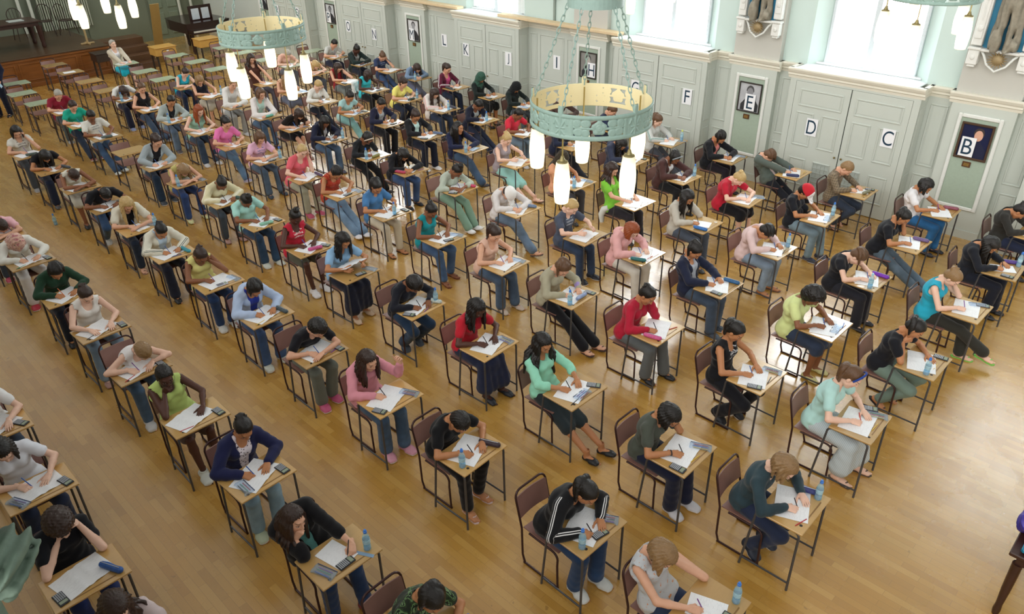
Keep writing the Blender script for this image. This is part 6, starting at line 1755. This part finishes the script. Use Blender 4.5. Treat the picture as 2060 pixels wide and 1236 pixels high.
# invigilator standing at the edge
def standing(loc, rz):
    g = G((-.35, -.45, 0), (.35, .45, 1.85), .016)
    K = {}
    def body(g, i, part):
        if part in ('all', 'top'):
            g.caps(A3(0, -.07, .98), A3(0, .07, .98), .12+i, .12+i, .03); g.caps(A3(0, 0, 1.0), A3(0, 0, 1.22), .115+i, .115+i, .03, (LAT, .7)); g.caps(A3(0, 0, 1.22), A3(-.01, 0, 1.46), .12+i, .08+i, .03, (LAT, .62))
            for q in (-1, 1):
                g.caps(A3(-.01, q*.05, 1.46), A3(-.01, q*.19, 1.43), .05+i, .055+i, .03); g.caps(A3(-.01, q*.19, 1.43), A3(-.03, q*.25, 1.15), .05+i, .04+i, .015); g.caps(A3(-.03, q*.25, 1.15), A3(.12, q*.21, .95), .04+i, .032+i, .015)
        if part in ('all', 'leg'):
            for q in (-1, 1):
                g.caps(A3(0, q*.09, .95), A3(.02, q*.11, .5), .095+i, .065+i, .02); g.caps(A3(.02, q*.11, .5), A3(-.01, q*.12, .07), .062+i, .045+i*1.5, .02)
            g.caps(A3(0, -.06, .98), A3(0, .06, .98), .12+i, .12+i, .03)
    body(g, 0, 'all'); g.caps(A3(-.01, 0, 1.44), A3(.01, 0, 1.6), .055, .05, .03)
    parts = [g.net()]; H = A3(.03, 0, 1.66); R = np.eye(3); hd = place(HEAD, R, H); parts.append(hd); fc = [np.full((len(parts[0][0]), 3), -9.), hd[0]-H]
    for q in (-1, 1):
        hn = place(HAND['prop'], frame(A3(.7, -q*.2, -.7), A3(.3, q*.9, .3)), A3(.13, q*.21, .945), q > 0, .98); parts.append(hn); fc.append(np.full((len(hn[0]), 3), -9.))
        ft = place(FOOT['bare'], np.eye(3), A3(-.01, q*.12, .004), sc=1.0); parts.append(ft); fc.append(np.full((len(ft[0]), 3), -9.))
    V, F = joinm(parts); r = mesh_np('person', V, F, mat_skin('B'), attrs={'face': np.concatenate(fc)})
    for nm, pt, i, hx in (('jacket', 'top', .018, '171c33'), ('trousers', 'leg', .012, '161b2e')):
        g = G((-.35, -.45, 0), (.35, .45, 1.85), .014); body(g, i, pt); g.wrinkle(.003, 5)
        if nm == 'jacket': g.caps(A3(-.0, 0, 1.47), A3(0, 0, 1.7), .06, .07, .01, op='s')
        x, y, z = g.P((slice(None),)*3); g.cut((z-1.0 if pt == 'leg' else .84-z)+0*x+0*y); V, F = g.net(); mesh_np(nm, V, F, mat_cloth(hx), r)
    for q in (-1, 1):
        V, F = place(FOOT['flat'], np.eye(3), A3(-.01, q*.12, 0), sc=1.05); mesh_np('shoe', V, F, mat_plain('shoe', '14141a', .3), r)
    s = dict(hair='short', id='X', r=random.Random(3), n=5); Kx = dict(R=R, H=H, hip=A3(0, 0, 1), P2=A3(0, 0, 1.3), N=A3(0, 0, 1.46), td=A3(0, 0, 1), S={-1: A3(0, -.19, 1.43), 1: A3(0, .19, 1.43)}, E={-1: A3(0, -.25, 1.15), 1: A3(0, .25, 1.15)})
    g = make_hair(s, Kx, .012); V, F = g.net(); q = V-H; mesh_np('hair', V, F, mat_hair('g'), r, attrs={'strand': np.stack([.12-q[:, 2], np.arctan2(q[:, 1], q[:, 0])*.09, q[:, 0]], 1)})
    r.location = loc; r.rotation_euler = (0, 0, rz); return r
tag(standing((-23.1, 4.98, 0), -.6), 'person in dark navy suit standing by the pale green desks', 'person')
m = MB(); m.box(-.15, .15, -.005, .005, -.1, .1); o = m.build('folder', mat_plain('pale_blue_folder', 'b8d8ee', .4)); o.location = (-22.93, 5.06, .86); o.rotation_euler = (.3, 0, -.4); tag(o, 'pale blue folder held by the person in dark navy suit', 'folder')

# ------------------------------------------------------------------ camera, daylight, lamps
cd = bpy.data.cameras.new('camera'); cam = bpy.data.objects.new('camera', cd); C.objects.link(cam)
cd.sensor_fit = 'HORIZONTAL'; cd.sensor_width = 36.; cd.lens = CAM_F/2060*36; cd.clip_start = .05; cd.clip_end = 200
yaw, pit, rol = CAM_ROT
fw = Vector((-math.cos(yaw)*math.cos(pit), math.sin(yaw)*math.cos(pit), -math.sin(pit)))
rt = fw.cross(Vector((0, 0, 1))).normalized(); upv = rt.cross(fw)
r2 = rt*math.cos(rol)+upv*math.sin(rol); u2 = -rt*math.sin(rol)+upv*math.cos(rol)
M = Matrix((r2, u2, -fw)).transposed().to_4x4(); M.translation = Vector(CAM_POS); cam.matrix_world = M
sc = bpy.context.scene; sc.camera = cam
w = bpy.data.worlds.new('world'); sc.world = w; w.use_nodes = True
wt = w.node_tree; bg = wt.nodes['Background']; bg.inputs[0].default_value = WORLD_COL
gm = wt.nodes.new('ShaderNodeNewGeometry'); sx = wt.nodes.new('ShaderNodeSeparateXYZ'); wt.links.new(gm.outputs['Incoming'], sx.inputs[0])
def wm(op, a, b):
    n = wt.nodes.new('ShaderNodeMath'); n.operation = op
    for i, v in enumerate((a, b)):
        if isinstance(v, (int, float)): n.inputs[i].default_value = v
        else: wt.links.new(v, n.inputs[i])
    return n.outputs[0]
side = wm('POWER', wm('MAXIMUM', sx.outputs[1], 0.), 2.)       # world light added from this side to brighten the window wall, as opposite windows would
wt.links.new(wm('ADD', WORLD_STRENGTH, wm('MULTIPLY', side, WORLD_SIDE)), bg.inputs[1])
sc.view_settings.view_transform = 'Standard'; sc.view_settings.look = 'None'; sc.view_settings.gamma = 1; sc.view_settings.use_curve_mapping = False
sc.view_settings.exposure = EXPOSURE
cy = sc.cycles; cy.use_denoising = True; cy.max_bounces = 6; cy.diffuse_bounces = 3; cy.glossy_bounces = 3; cy.transmission_bounces = 4; cy.transparent_max_bounces = 8; cy.caustics_reflective = False; cy.caustics_refractive = False
cy.sample_clamp_indirect = 6
